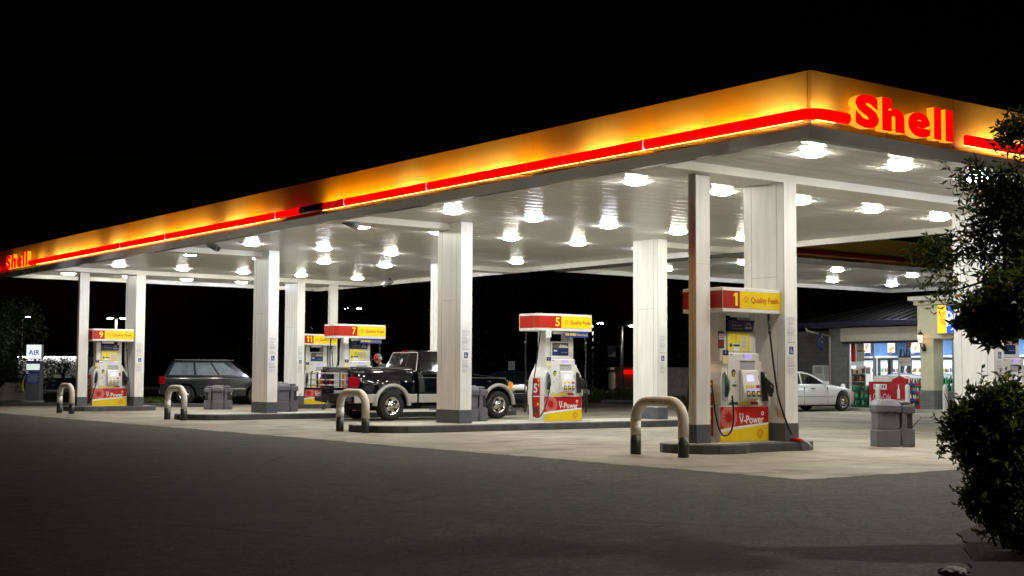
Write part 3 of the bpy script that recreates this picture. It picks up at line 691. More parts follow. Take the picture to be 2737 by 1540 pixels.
def make_pump(num,label,loc,curved,screen,extra=False,hdr_dx=0.,dull=False,fallen=False,banner=False,wide=True):
    p=thing('fuel_pump',label,'fuel pump',loc,TH,'fuel pumps under the canopy')
    m=MB(); m.box(-.575,.575,-.28,.28,0,.585,'pump'); m.box(-.56,.56,-.265,.265,.58,.605,'pump_g'); m.build('base_cabinet',p,bevel=.008)
    # side fairings: broad below, sweeping in to the posts
    for s in (-1,1):
        P=[(.575,.60),(.578,.80),(.57,.93),(.548,1.04),(.515,1.13),(.475,1.20),(.435,1.26),(.425,1.32),(.365,1.32),(.365,.60)]
        m=MB(); m.prism([(s*x,z) for x,z in P],'y',-.255,.255,'pump')
        # swept front and back lips
        for q in (-1,1):
            A=[(.578,.60),(.58,.80),(.572,.93),(.55,1.04),(.517,1.13),(.477,1.20),(.437,1.26)]
            vs=[]
            for x,z in A:
                yy=.255+.06*max(0,1-((z-.6)/.62)**2); vs+=[(s*x,q*.25,z),(s*x,q*yy,z),(s*(x-.03),q*yy,z),(s*(x-.03),q*.25,z)]
            n=len(A); m.add(vs,[(i*4+j,i*4+(j+1)%4,i*4+4+(j+1)%4,i*4+4+j) for i in range(n-1) for j in range(4)],'pump')
        m.build('side_fairing',p,bevel=.006,seg=1)
        m=MB(); a,b=sorted((s*.27,s*.43)); m.box(a,b,-.15,.15,1.30,2.11,'pump'); m.build('post',p,bevel=.03,seg=3)
    m=MB(); m.box(-.365,.365,-.205,.205,.60,1.46,'pump_g'); m.box(-.27,.27,-.09,.09,1.46,1.80,'pump_g'); m.build('core_housing',p)
    for r in (0,PI):
        pump_graphic(p,-.283,r); pump_face(p,screen,extra,r)
    # side strip with the discount figure
    m=MB(); f=lambda x,z:(-.5785,-x,z); f2=lambda x,z:(-.5805,-x,z); 
    m.rect(-.13,.14,.10,.565,'pan_red',f); m.build('side_strip',p,fix=False)
    m=MB(); f=lambda x,z:(-.5815,-x,z); f2=lambda x,z:(-.5835,-x,z)
    m.rect(-.13,.14,.60,1.00,'pan_red',f); m.text('5',-.10,.05,.66,.88,'white',f2,.03); m.text('c',.065,.12,.81,.87,'white',f2,.03); m.rect(.09,.10,.795,.885,'white',f2); m.rect(.06,.12,.92,.97,'yprint',f2); m.build('discount_strip',p,fix=False)
    m=MB(); f=lambda x,z:(-.581,-x,z); m.disc((.07,.40),.035,'yprint',f,14); m.rect(-.08,.06,.20,.33,'dark',f); m.disc((.07,.19),.02,'green',f,10); m.build('side_mark',p,fix=False)
    # small price tag and warning plate on the left post
    m=MB(); m.box(-.50,-.37,-.285,-.275,1.27,1.49,'cream'); m.rect(-.50,-.37,1.405,1.49,'navy',front(-.2875)); m.text('9',-.455,-.425,1.43,1.47,'white',front(-.2895)); m.build('price_tag',p)
    if extra:
        m=MB(); m.box(-.52,-.39,-.21,-.20,1.52,1.80,'dark'); m.rect(-.51,-.40,1.55,1.64,'brownred',front(-.2125)); m.rect(-.51,-.40,1.66,1.75,'inkgrey',front(-.2125)); m.rect(-.50,-.41,1.685,1.70,'brownred',front(-.2145)); m.rect(-.50,-.41,1.715,1.73,'brownred',front(-.2145)); m.build('warning_plate',p)
    # header
    hr,hy=('hdr_red1','hdr_yel1') if dull else ('hdr_red','hdr_yel')
    z0,z1=2.10,2.50
    if curved:
        hw=.865; 
        def yf(x): return -.41+.15*(abs(x)/hw)**16
        pts=[]
        n=32
        for i in range(n+1): pts.append((-hw+2*hw*i/n,yf(-hw+2*hw*i/n)))
        back=[(x,-y) for x,y in reversed(pts)]; out=pts+back
        m=MB(); m.prism(out,'z',z0,z1,'pump'); m.build('header',p,bevel=.004,seg=1)
    else:
        hw=.69
        def yf(x): return -.455
        r_full=True; m=MB(); m.box(hdr_dx-hw,hdr_dx+hw,-.455,.455 if r_full else .36,z0,z1,'pump'); m.build('header',p,bevel=.012)
    xs=-hw+.395*(hw/.69) if not curved else -hw+.70
    for r in (0,PI):
        F=lambda d:(lambda x,z:(x+(hdr_dx if r==0 else -hdr_dx),yf(x)-d,z))
        m=MB(); e=0. if curved else .006
        m.rect(-hw+e,xs,z0+.065,z1-.055,hr,F(.004),18); m.build('number_panel',p,rot=r,fix=False)
        m=MB(); m.rect(xs,hw-e,z0+.065,z1-.055,hy,F(.004),18)
        m.build('name_panel',p,rot=r,fix=False)
        m=MB(); n_=num if r==0 else str(int(num)+1); wn=.125*len(n_)+(.0 if len(n_)==1 else .0)
        if n_=='1': wn=.085
        wd=(wn if len(n_)==1 else .085)
        for q,ch in enumerate(n_):
            m=MB(); xe=xs-.055-(len(n_)-1-q)*.125
            if ch=='1': m.poly([(xe-.095+.095*a,z0+.105+.21*b) for a,b in ((0,.84),(.40,1),(1,1),(1,0),(.42,0),(.42,.74),(0,.74))],'txt_yel',F(.0075))
            else: m.text(ch,xe-wd,xe,z0+.105,z1-.085,'txt_yel',F(.0075),.03)
            m.build('number',p,rot=r,fix=False)
        m=MB(); w=hw-e-xs; shell_mark(m,xs+.14*w,z0+.205,.052,'txt_red',F(.0075)); m.text('Quality Fuels',xs+.26*w,xs+(.86 if curved else .93)*w,z0+.135,z0+.255,'txt_red',F(.0075),.012); m.build('lettering',p,rot=r,fix=False)
    for s in (-1,1):
        m=MB(); 
        if curved: f=lambda x,z:(s*(hw+.003),x,z); m.rect(-.264,.264,z0+.065,z1-.055,hr if s<0 else hy,f)
        else: f=lambda x,z:(hdr_dx+s*(hw+.003),x,z); m.rect(-.45,.45,z0+.065,z1-.055,hr if s<0 else hy,f)
        m.build('header_end',p,fix=False)
    m=MB(); m.box(-.30,.10,-.30,-.26,2.03,2.105,'pump'); m.build('valance',p)
    if curved: 
        m=MB(); m.box(-.62,-.46,-.42,-.36,1.94,2.105,'pump'); m.build('hose_housing',p,bevel=.01)
    if banner:
        m=MB(); m.box(-.10,.62,-.455,-.448,1.955,2.095,'blue'); f=front(-.458); m.text('50% MORE',-.08,.24,1.995,2.055,'txt_yel',f,.03); m.text('Cleaning Agents',.26,.60,1.99,2.045,'txt_yel',f); m.build('banner',p)
    # high hoses
    for r in (0,PI):
        hx=.50 if not curved else .60
        m=MB(); m.tube([(hx,-.36,2.11),(hx,-.365,1.98)],.022,'dark',8)
        pts=hose_curve((hx,-.365,1.98),(hx+.01,-.40,1.5),(.545,-.43,1.05))+hose_curve((.545,-.43,1.05),(.62,-.46,.30),(.56,-.44,.20))[1:]+hose_curve((.56,-.44,.20),(.52,-.44,.25),(.525,-.41,.76))[1:]
        if fallen and r==0:
            pts=hose_curve((hx,-.365,1.98),(hx+.02,-.40,1.5),(.60,-.45,.80))+hose_curve((.60,-.45,.80),(.66,-.50,.45),(.78,-.60,.12))[1:]
        m.tube(pts,.016,'black',8); m.tube([pts[3],pts[5]],.026,'dark',8); m.build('hose',p,rot=r)
        m=MB(); a=-.52; pts=hose_curve((-.43,-.42,.76),(-.36,-.46,.10),(-.60,-.40,.12))+hose_curve((-.60,-.40,.12),(-.72,-.36,.14),(-.66,-.2,.9))[1:]
        if not extra: pts=hose_curve((-.50,-.40,.76),(-.66,-.40,.05),(-.70,-.15,.10))+hose_curve((-.70,-.15,.10),(-.74,.05,.3),(-.62,-.02,1.2))[1:]+hose_curve((-.62,-.02,1.2),(-.55,-.05,1.7),(-.54,-.1,2.1))[1:]
        m.tube(pts,.014,'black',8); m.build('loop_hose',p,rot=r)
    return p
PU=.47
def P(num,label,v,u,*a,**k): return make_pump(num,label,cv(v,u,Z0),*a,**k)
P('1','nearest white fuel pump, numbered 1 in yellow, with one green nozzle',-.69,.53,False,'yellow',True,.015,True,True)
P('3','white fuel pump at the right edge behind the shrub and tree',6.93,.53,False,'photo',False,-.01,True)
P('5','white fuel pump numbered 5 with a curved header, right of the pickup bumper',3.08,UC[1]+.47,True,'photo',banner=True)
P('7','white fuel pump numbered 7 with a curved header, behind the pickup bed',3.08,UC[2]+.55,True,'yellow',banner=True)
P('9','farthest left white fuel pump, numbered 9 in yellow',-.73,UC[3]+.50,False,'yellow',False,.015)
P('11','white fuel pump numbered 11 in yellow, left of pump 7',6.93,UC[3]+.50,False,'photo',False,-.01)
# nozzle of the long hose lying at the kerb beside pump 1
t=thing('fuel_nozzle','red and pale fuel nozzle lying over the kerb edge right of pump 1','nozzle',cv(.10,-.06,.155),TH-.7)
m=MB(); m.tube([(0,.06,.03),(.07,0,.03),(.16,-.07,.015)],[.022,.04,.03],'pan_red',10); m.build('grip',t)
m=MB(); m.tube([(.16,-.07,.015),(.25,-.14,-.03),(.30,-.19,-.09)],[.028,.02,.016],'galv',10); m.build('spout',t)
# ================================================================ vehicles
def wheel(par,x,y,z,R_,rim,w,side,spokes,style):
    m=MB(); t=w/2
    m.lathe([(rim*.98,-t*.8),(rim*1.06,-t),(R_*.90,-t),(R_*.975,-t*.82),(R_,-t*.5),(R_,t*.5),(R_*.975,t*.82),(R_*.90,t),(rim*1.06,t),(rim*.98,t*.8)],(0,0,0),'y','tyre',36)
    o=m.build('wheel',par,loc=(x,y,z)); s=side
    m=MB(); m.lathe([(rim,s*t*.92),(rim*.93,s*t*.95),(rim*.86,s*t*.70),(rim*.62,s*t*.62),(rim*.45,s*t*.78),(rim*.30,s*t*.86),(rim*.26,s*t*1.02),(rim*.12,s*t*1.08),(.001,s*t*1.08)],(0,0,0),'y',style,32)
    for i in range(spokes):
        w_=2*PI*(i+.5)/spokes; c=(rim*.70*math.cos(w_),rim*.70*math.sin(w_)); d=.155*rim
        m.add([(c[0]+d*(1.25 if spokes<7 else .8)*math.cos(2*PI*j/10+0)*1.0, s*(t*.80),c[1]+d*1.1*math.sin(2*PI*j/10)) for j in range(10)],[tuple(range(10))],'black')
    m.build('rim',o); return o
def arch_pts(xc,zc,r,z0,rev=True,n=14):
    a0=math.asin((z0-zc)/r) if abs((z0-zc)/r)<1 else 0
    o=[(xc+r*math.cos(w),zc+r*math.sin(w)) for w in [PI-a0-(PI-2*a0)*i/n for i in range(n+1)]]
    return o
def shaped(mb,warp,cx,cz,bevel,name,par,k):
    me=bpy.data.meshes.new(name); me.from_pydata(mb.v,[],mb.f); me.materials.append(M[k])
    bm=bmesh.new(); bm.from_mesh(me); bmesh.ops.remove_doubles(bm,verts=bm.verts,dist=1e-5); bmesh.ops.recalc_face_normals(bm,faces=bm.faces)
    es=[e for e in bm.edges if len(e.link_faces)==2 and e.calc_face_angle(0)>1.2 and abs(e.verts[0].co.y-e.verts[1].co.y)<1e-4]
    bmesh.ops.bevel(bm,geom=es,offset=bevel,segments=3,affect='EDGES',profile=.6,clamp_overlap=True)
    for axis,vals in ((0,cx),(2,cz)):
        for c in vals:
            co=[0,0,0]; no=[0,0,0]; co[axis]=c; no[axis]=1
            bmesh.ops.bisect_plane(bm,geom=bm.verts[:]+bm.edges[:]+bm.faces[:],plane_co=co,plane_no=no)
    for v in bm.verts: v.co=Vector(warp(v.co.x,v.co.y,v.co.z))
    for f in bm.faces: f.smooth=True
    bm.to_mesh(me); bm.free()
    try: me.set_sharp_from_angle(angle=.7)
    except Exception: pass
    o=bpy.data.objects.new(name,me); C.objects.link(o); o.parent=par; return o
# ---- black pickup; x forward, near side is -y
def pickup():
    t=thing('pickup_truck','black pickup truck with silver lower trim and its tailgate down, fuelling at pump 7','pickup truck',cv(1.0,16.58,0),TH)
    HW=.98; RA,FA=1.18,4.70; WR=.385
    def arch(xc): return arch_pts(xc,.40,.50,.46)
    low=.46
    # cab, bonnet and front wings
    P=[(2.02,low)]+[(3.2,low)]+[(FA-.495,low)]+arch(FA)[1:-1]+[(FA+.495,low),(5.28,.52),(5.36,.70),(5.36,.98),(5.26,1.06),(4.9,1.145),(4.3,1.20),(3.78,1.255),(3.72,1.28),(2.02,1.30)]
    def wf(x,y,z):
        k=1.0
        k*=1-.045*max(0,(z-.75)/.5)**2-.03*max(0,(.7-z)/.3)
        if x>4.2: k*=1-.16*((x-4.2)/1.16)**2.2
        zz=z
        if x>3.7 and z>1.0: zz=z+.055*(1-(y/HW)**2)
        xx=x
        if x>5.0: xx=x-.14*(abs(y)/HW)**2.4*((x-5.0)/.36)
        return (xx,y*k,zz)
    m=MB(); m.prism(P,'y',-HW,HW,'paint_black')
    shaped(m,wf,[2.4,2.8,3.2,3.6,4.0,4.4,4.8,5.1],[.6,.75,.9,1.05,1.18],.035,'cab_body',t,'paint_black')
    # stepped-side cargo bed: two walls, head board, floor
    B=[(.0,.52),(.02,.46)]+[(RA-.495,low)]+arch(RA)[1:-1]+[(RA+.495,low),(1.985,low),(1.985,1.355),(.05,1.375),(.0,1.34)]
    def wb(x,y,z):
        k=1-.03*max(0,(z-.8)/.5)**2
        bulge=.0
        s=1 if y>0 else -1
        o=abs(y)
        in_=.17*(1-math.exp(-((x-1.25)/.80)**6)*max(0,min(1,(1.26-z)/.20)))-.03*math.exp(-((x-RA)/.6)**4)*max(0,min(1,(1.2-z)/.12)); o=o*k-in_
        return (x,s*o,z)
    for s in (-1,1):
        m=MB(); a,b=sorted((s*.83,s*HW)); m.prism(B,'y',a,b,'paint_black')
        shaped(m,wb,[.2,.4,.6,.8,1.0,1.2,1.4,1.6,1.8],[.6,.75,.9,1.05,1.12,1.17,1.22,1.28],.03,'bed_side',t,'paint_black')
    m=MB(); m.box(.02,1.98,-.66,.66,.62,.70,'rubber'); m.box(1.90,1.98,-.66,.66,.70,1.34,'rubber'); m.build('bed_floor',t)
    m=MB()
    for s in (-1,1): m.tube([(.05,s*.715,1.385),(1.0,s*.715,1.375),(1.97,s*.715,1.36)],.035,'rubber',8)
    m.build('bed_rail_cap',t)
    # tailgate lowered, hinge at the rear
    m=MB(); m.box(-.56,-.005,-.64,.64,.80,.865,'paint_black'); m.build('tailgate',t,bevel=.015)
    # bed extender cage
    m=MB()
    for z in (.93,1.07,1.24):
        m.tube([(.02,-.60,z),(-.40,-.60,z),(-.47,-.54,z),(-.47,.54,z),(-.40,.60,z),(.02,.60,z)],.018,'silver',8)
    m.build('bed_extender',t)
    m=MB()
    for (x,y) in [(-.2,-.615),(-.485,-.35),(-.485,.05),(-.485,.42),(-.2,.615)]: m.tube([(x,y,.87),(x,y,1.28)],.016,'black',8)
    m.build('extender_post',t)
    # greenhouse
    gb=[(1.98,-.90),(4.02,-.90),(4.02,.90),(1.98,.90)]
    zb,zt=1.285,1.90
    bot=[(2.05,-.885,zb),(3.95,-.885,zb),(3.95,.885,zb),(2.05,.885,zb)]
    top=[(2.22,-.70,zt-.05),(3.22,-.70,zt-.05),(3.22,.70,zt-.05),(2.22,.70,zt-.05)]
    m=MB(); m.add(bot+top,[(0,1,5,4),(1,2,6,5),(2,3,7,6),(3,0,4,7),(0,3,2,1)],'paint_black')
    n=8; roof=[]
    for i in range(n+1):
        for j in range(n+1):
            a=i/n; b=j/n; x=2.22+a*1.0; y=-.70+1.4*b; roof.append((x,y,zt-.05+.05*(1-(2*a-1)**4)*(1-(2*b-1)**4)))
    m.add(roof,[(i*(n+1)+j,(i+1)*(n+1)+j,(i+1)*(n+1)+j+1,i*(n+1)+j+1) for i in range(n) for j in range(n)],'paint_black',True)
    m.build('cab_roof',t,bevel=.03,seg=3)
    def on(a,b,c,d,u0,u1,v0,v1,off,k,mb,rr=0.):
        a,b,c,d=map(Vector,(a,b,c,d)); nrm=(b-a).cross(d-a).normalized()
        def pt(u,v): return (a*(1-u)+b*u)*(1-v)+(d*(1-u)+c*u)*v+nrm*off
        if rr<=0: L=[(u0,v0),(u1,v0),(u1,v1),(u0,v1)]
        else:
            L=[]
            for cx_,cz_,st in ((u1-rr,v0+rr*1.6,-PI/2),(u1-rr,v1-rr*1.6,0),(u0+rr,v1-rr*1.6,PI/2),(u0+rr,v0+rr*1.6,PI)):
                for q in range(5): w=st+PI/2*q/4; L.append((cx_+rr*math.cos(w),cz_+rr*1.6*math.sin(w)))
        mb.add([pt(*q) for q in L],[tuple(range(len(L)))],k)
    rear=(bot[3],bot[0],top[0],top[3])   # faces backwards
    m=MB(); on(*rear,.04,.96,.02,.97,.006,'silver',m,.05); m.build('rear_window_frame',t,fix=False)
    m=MB(); on(*rear,.065,.935,.06,.93,.010,'glass',m,.04); m.build('rear_window',t,fix=False)
    m=MB(); on(*rear,.36,.375,.06,.93,.014,'rubber',m); on(*rear,.625,.64,.06,.93,.014,'rubber',m); on(*rear,.36,.64,.05,.085,.014,'rubber',m); on(*rear,.36,.64,.89,.925,.014,'rubber',m); m.build('slider_frame',t,fix=False)
    m=MB(); a,b,c,d=[Vector(q) for q in rear]; nrm=(b-a).cross(d-a).normalized(); c0=(a+b+c+d)/4+nrm*.016+Vector((0,.06,.02))
    ey=Vector((0,-1,0)); ez=nrm.cross(ey); 
    if ez.z<0: ez=-ez
    S=[(0,.11),(.03,.05),(.07,.03),(.075,-.01),(.04,-.03),(.025,-.10),(-.025,-.10),(-.04,-.03),(-.075,-.01),(-.07,.03),(-.03,.05)]
    m.add([c0+ey*x*1.0+ez*y for x,y in S],[tuple(range(len(S)))],'inkgrey'); m.build('window_sticker',t,fix=False)
    for s in (-1,1):
        q=(bot[0],bot[1],top[1],top[0]) if s<0 else (bot[2],bot[3],top[3],top[2])
        f=lambda u:u if s<0 else 1-u
        def on2(u0,u1,*r):
            a,b=sorted((f(u0),f(u1))); on(*q,a,b,*r)
        m=MB(); on2(.30,.80,.10,.90,.006,'glass',m,.03); m.build('side_window',t,fix=False)
        m=MB(); on2(.06,.27,.12,.90,.006,'glass',m,.03); m.build('quarter_window',t,fix=False)
        m=MB(); m.tube([(3.42,s*.93,1.36),(3.44,s*1.06,1.40)],.02,'black'); m.box(3.36,3.50,min(s*1.02,s*1.16),max(s*1.02,s*1.16),1.34,1.53,'black'); m.build('wing_mirror',t,bevel=.02)
        # silver lower cladding and arch flares
        for a,b in ((.03,RA-.50),(RA+.50,1.97),(2.03,FA-.50)):
            m=MB(); yy=s*(HW-.012); y2=s*(HW+.012); m.box(a,b,min(yy,y2)-(.0 if s<0 else .03),max(yy,y2)+(.03 if s<0 else 0),.47,.70,'silver')
            m.build('side_cladding',t,bevel=.012)
        for xc in (RA,FA):
            vs=[]; n=18
            off=.035 if xc==RA else .0
            for i in range(n+1):
                w=PI*1.02*i/n-.03; c_,s_=math.cos(w),math.sin(w)
                for r,yo in ((.485,.90),(.485,.995),(.525,1.012),(.575,.985),(.585,.90)):
                    vs.append((xc+c_*r,s*(yo+off),.41+s_*r))
            m=MB(); m.add(vs,[(i*5+j,i*5+j+1,i*5+6+j,i*5+5+j) for i in range(n) for j in range(4)],'silver',True); m.build('arch_flare',t)
        m=MB(); m.box(2.05,4.1,min(s*.86,s*1.05),max(s*.86,s*1.05),.33,.38,'black'); m.tube([(2.2,s*.8,.45),(2.2,s*.95,.36)],.025,'black'); m.build('running_board',t,bevel=.01)
        m=MB(); m.box(3.02,3.20,min(s*(HW-.01),s*(HW+.025)),max(s*(HW-.01),s*(HW+.025)),1.10,1.14,'paint_black'); m.build('door_handle',t,bevel=.008)
        m=MB(); y=s*(HW-.012); 
        for x in (2.62,3.66): m.box(x-.004,x+.004,min(y,y+s*.014),max(y,y+s*.014),.70,1.22,'black')
        m.build('door_gap',t)
        m=MB(); y=s*(HW-.013); m.box(2.1,4.95,min(y-s*.03,y+s*.01),max(y-s*.03,y+s*.01),1.135,1.142,'silver'); m.build('pinstripe',t)
        # lamps
        m=MB(); yy=s*.82; m.prism([(-.012,.86),(.30,.90),(.27,1.13),(.05,1.16),(-.012,1.14)],'y',min(s*.66,yy),max(s*.66,yy),'tail'); m.build('tail_lamp',t,bevel=.02)
        m=MB(); m.prism([(5.05,.93),(5.30,.88),(5.305,1.02),(5.10,1.075)],'y',min(s*.60,s*.845),max(s*.60,s*.845),'headlamp'); m.build('headlamp',t,bevel=.02)
        m=MB(); m.prism([(5.06,.80),(5.27,.80),(5.275,1.0),(5.14,1.03)],'y',min(s*.80,s*.868),max(s*.80,s*.868),'amber'); m.build('indicator_lamp',t,bevel=.015)
        wheel(t,RA,s*.86,WR,WR,.235,.27,s,5,'chrome' if s<0 else 'chrome'); wheel(t,FA,s*.86,WR,WR,.235,.27,s,5,'alloy')
    m=MB(); n=14; vs=[]
    for i in range(n+1):
        a=i/n*2-1; y=a*.95; x=5.44-.20*abs(a)**3
        for dx,z in ((-.10,.56),(.0,.57),(.03,.66),(.0,.755),(-.10,.76)): vs.append((x+dx,y,z))
    m.add(vs,[(i*5+j,i*5+j+1,i*5+6+j,i*5+5+j) for i in range(n) for j in range(4)],'chrome',True); m.build('front_bumper',t)
    m=MB(); vs=[]
    for i in range(n+1):
        a=i/n*2-1; y=a*.93; x=5.42-.22*abs(a)**3
        for dx,z in ((-.12,.36),(.0,.37),(.01,.56),(-.12,.565)): vs.append((x+dx,y,z))
    m.add(vs,[(i*4+j,i*4+j+1,i*4+5+j,i*4+4+j) for i in range(n) for j in range(3)],'rubber',True); m.build('front_valance',t)
    m=MB(); m.box(5.28,5.37,-.52,.52,.80,1.0,'chrome'); m.box(5.36,5.38,-.48,.48,.83,.97,'black'); m.build('grille',t,bevel=.01)
    m=MB(); m.box(-.14,.03,-.86,.86,.50,.64,'rubber'); m.build('rear_bumper',t,bevel=.03)
    m=MB(); m.box(.2,5.1,-.55,.55,.30,.47,'undr'); m.tube([(RA,-.75,.38),(RA,.75,.38)],.06,'undr'); m.lathe([(.001,-.15),(.14,-.08),(.14,.08),(.001,.15)],(RA,0,.38),'x','undr',12); m.tube([(FA,-.75,.38),(FA,.75,.38)],.05,'undr'); m.build('chassis',t)
    m=MB(); m.tube([(-.05,-.1,.44),(-.28,-.1,.44)],.03,'galv'); m.tube([(-.26,-.1,.44),(-.26,-.1,.50)],.02,'galv'); m.lathe([(.001,.0),(.025,.01),(.028,.028),(.02,.05),(.001,.056)],(-.26,-.1,.5),'z','chrome',12); m.build('tow_hitch',t)
    m=MB(); m.box(2.215,2.235,-.14,.14,1.845,1.875,'tail'); m.build('brake_lamp',t,bevel=.006)
    m=MB(); m.tube([(3.85,.75,1.27),(3.82,.76,1.85)],.004,'galv',6); m.build('aerial',t)
    m=MB(); m.tube(hose_curve((-.05,.3,.5),(-.2,.5,.2),(.05,.6,.3),10),.012,'black',6); m.build('trailer_cable',t)
    # writing along the bed and wing
    m=MB(); f=lambda x,z:(x,-.80,z); m.text('OFF ROAD',.12,.42,1.265,1.305,'silver',f); m.text('4x4',1.72,1.90,1.27,1.31,'silver',f); m.text('F-150',4.22,4.42,1.015,1.05,'silver',lambda x,z:(x,-.962,z)); m.build('body_script',t,fix=False)
pickup()
t=thing('cargo_box','white carton with an orange stripe and printed end in the pickup bed','carton',cv(1.32,16.6,.70),TH)
m=MB(); m.box(0,.9,-.60,.60,0,.54,'white'); m.build('carton',t,bevel=.01)
m=MB(); f=lambda y,z:(-.003,y,z); f2=lambda y,z:(-.005,y,z); m.rect(.02,.16,.0,.54,'orange',f); m.rect(-.58,-.04,.10,.52,'isltop',f); m.rect(-.56,-.06,.30,.38,'blue',f2); m.rect(-.56,-.1,.20,.25,'inkgrey',f2); m.rect(-.58,-.04,.0,.08,'yprint',f); m.rect(-.56,-.45,.40,.50,'brownred',f2); m.build('print',t,fix=False)
# ---- saloon cars
def sedan(label,loc,rot,paint,name='saloon_car'):
    t=thing(name,label,'car',loc,rot); HW=.93; RA,FA=1.05,4.04; WR=.335
    P=[(-.02,.42),(.1,.26),(RA-.40,.23)]+arch_pts(RA,.335,.40,.23)[1:-1]+[(RA+.40,.23),(FA-.40,.23)]+arch_pts(FA,.335,.40,.23)[1:-1]+[(FA+.40,.23),(4.80,.25),(4.92,.34),(4.93,.52),(4.86,.68),(4.55,.77),(3.55,.92),(3.3,.945),(1.2,.97),(.2,.95),(.0,.86)]
    def wf(x,y,z):
        k=1-.06*max(0,(z-.55)/.4)**2-.05*max(0,(.45-z)/.25)**2
        if x>3.9: k*=1-.14*((x-3.9)/1.03)**2
        if x<.8: k*=1-.10*((.8-x)/.8)**2
        zz=z+(.035*(1-(y/HW)**2) if z>.7 else 0)
        xx=x-(.16*(abs(y)/HW)**2.4*max(0,(x-4.4)/.5))+(.12*(abs(y)/HW)**2.4*max(0,(.5-x)/.5))
        return (xx,y*k,zz)
    m=MB(); m.prism(P,'y',-HW,HW,paint); shaped(m,wf,[.3,.6,1.,1.5,2,2.5,3,3.5,3.9,4.2,4.5,4.7],[.35,.45,.55,.65,.75,.85],.05,'body',t,paint)
    # greenhouse: curved roof between two screens
    prof=[(.62,.93),(1.05,1.18),(1.35,1.32),(1.75,1.385),(2.15,1.39),(2.5,1.34),(2.85,1.20),(3.40,.935)]
    def hw(z): return .80-.19*((z-.93)/.46)
    vs=[]; n=len(prof); J=8
    for x,z in prof:
        for j in range(J+1):
            b=2*j/J-1; vs.append((x,b*hw(z),z+.0+.03*(1-b*b)*(z>1.)))
    m=MB(); m.add(vs,[(i*(J+1)+j,(i+1)*(J+1)+j,(i+1)*(J+1)+j+1,i*(J+1)+j+1) for i in range(n-1) for j in range(J)],paint,True)
    for s in (-1,1): m.add([(x,s*hw(z),z) for x,z in prof],[tuple(range(n))],paint)
    m.build('roof',t)
    for s in (-1,1):
        def sp(x,z,o=.006): return (x,s*(hw(z)+o),z)
        m=MB(); m.poly([(1.98,.965),(3.12,.965),(2.72,1.19),(2.42,1.305),(2.05,1.34)],'glass',sp); m.build('front_window',t,fix=False)
        m=MB(); m.poly([(1.10,.965),(1.92,.965),(1.98,1.34),(1.72,1.335),(1.42,1.27),(1.18,1.13)],'glass',sp); m.build('rear_side_window',t,fix=False)
        m=MB(); m.box(3.0,3.16,min(s*.84,s*1.02),max(s*.84,s*1.02),.94,1.06,paint); m.build('wing_mirror',t,bevel=.02)
        m=MB(); 
        for x in (1.28,2.30): y=s*(HW-.03); m.box(x,x+.2,min(y,y+s*.04),max(y,y+s*.04),.80,.83,'chrome')
        m.build('door_handle',t,bevel=.006)
        m=MB(); y=s*(HW-.004)
        m.box(1.5,3.55,min(y-s*.03,y+s*.012),max(y-s*.03,y+s*.012),.52,.545,'galv'); m.build('side_moulding',t,bevel=.004)
        m=MB(); y=s*(HW-.006)
        for x in (1.95,3.18): m.box(x-.004,x+.004,min(y-s*.05,y+s*.007),max(y-s*.05,y+s*.007),.28,.86,'rubber')
        m.build('door_gap',t)
        m=MB(); m.prism([(4.60,.60),(4.88,.56),(4.86,.67),(4.66,.72)],'y',min(s*.50,s*.76),max(s*.50,s*.76),'headlamp'); m.build('headlamp',t,bevel=.015)
        m=MB(); m.prism([(4.52,.59),(4.68,.57),(4.68,.70),(4.55,.735)],'y',min(s*.70,s*.80),max(s*.70,s*.80),'amber'); m.build('indicator_lamp',t,bevel=.01)
        m=MB(); m.box(.0,.06,min(s*.45,s*.80),max(s*.45,s*.80),.66,.80,'tail'); m.build('tail_lamp',t,bevel=.015)
        wheel(t,RA,s*.82,WR,WR,.215,.21,s,10,'alloy'); wheel(t,FA,s*.82,WR,WR,.215,.21,s,10,'alloy')
    m=MB(); 
    def sc_(x,y,z): return (x,y,z)
    m.add([(3.33,-.66,.99),(3.33,.66,.99),(2.88,.62,1.205),(2.88,-.62,1.205)],[(0,1,2,3)],'glass')
    m.build('windscreen',t,fix=False)
    m=MB(); m.box(4.88,4.95,-.30,.30,.50,.66,'chrome'); m.build('grille',t,bevel=.01)
    m=MB(); m.box(.3,4.6,-.6,.6,.18,.30,'undr'); m.build('underbody',t)
    return t
sedan('white saloon car parked nose in at the shop, partly behind a column',cv(21.77-4.04,17.55),TH,'paint_white')
sedan('dark navy saloon car in shadow beyond pump 5, mostly hidden',(-1.9,53.0,0),-.15,'paint_navy')
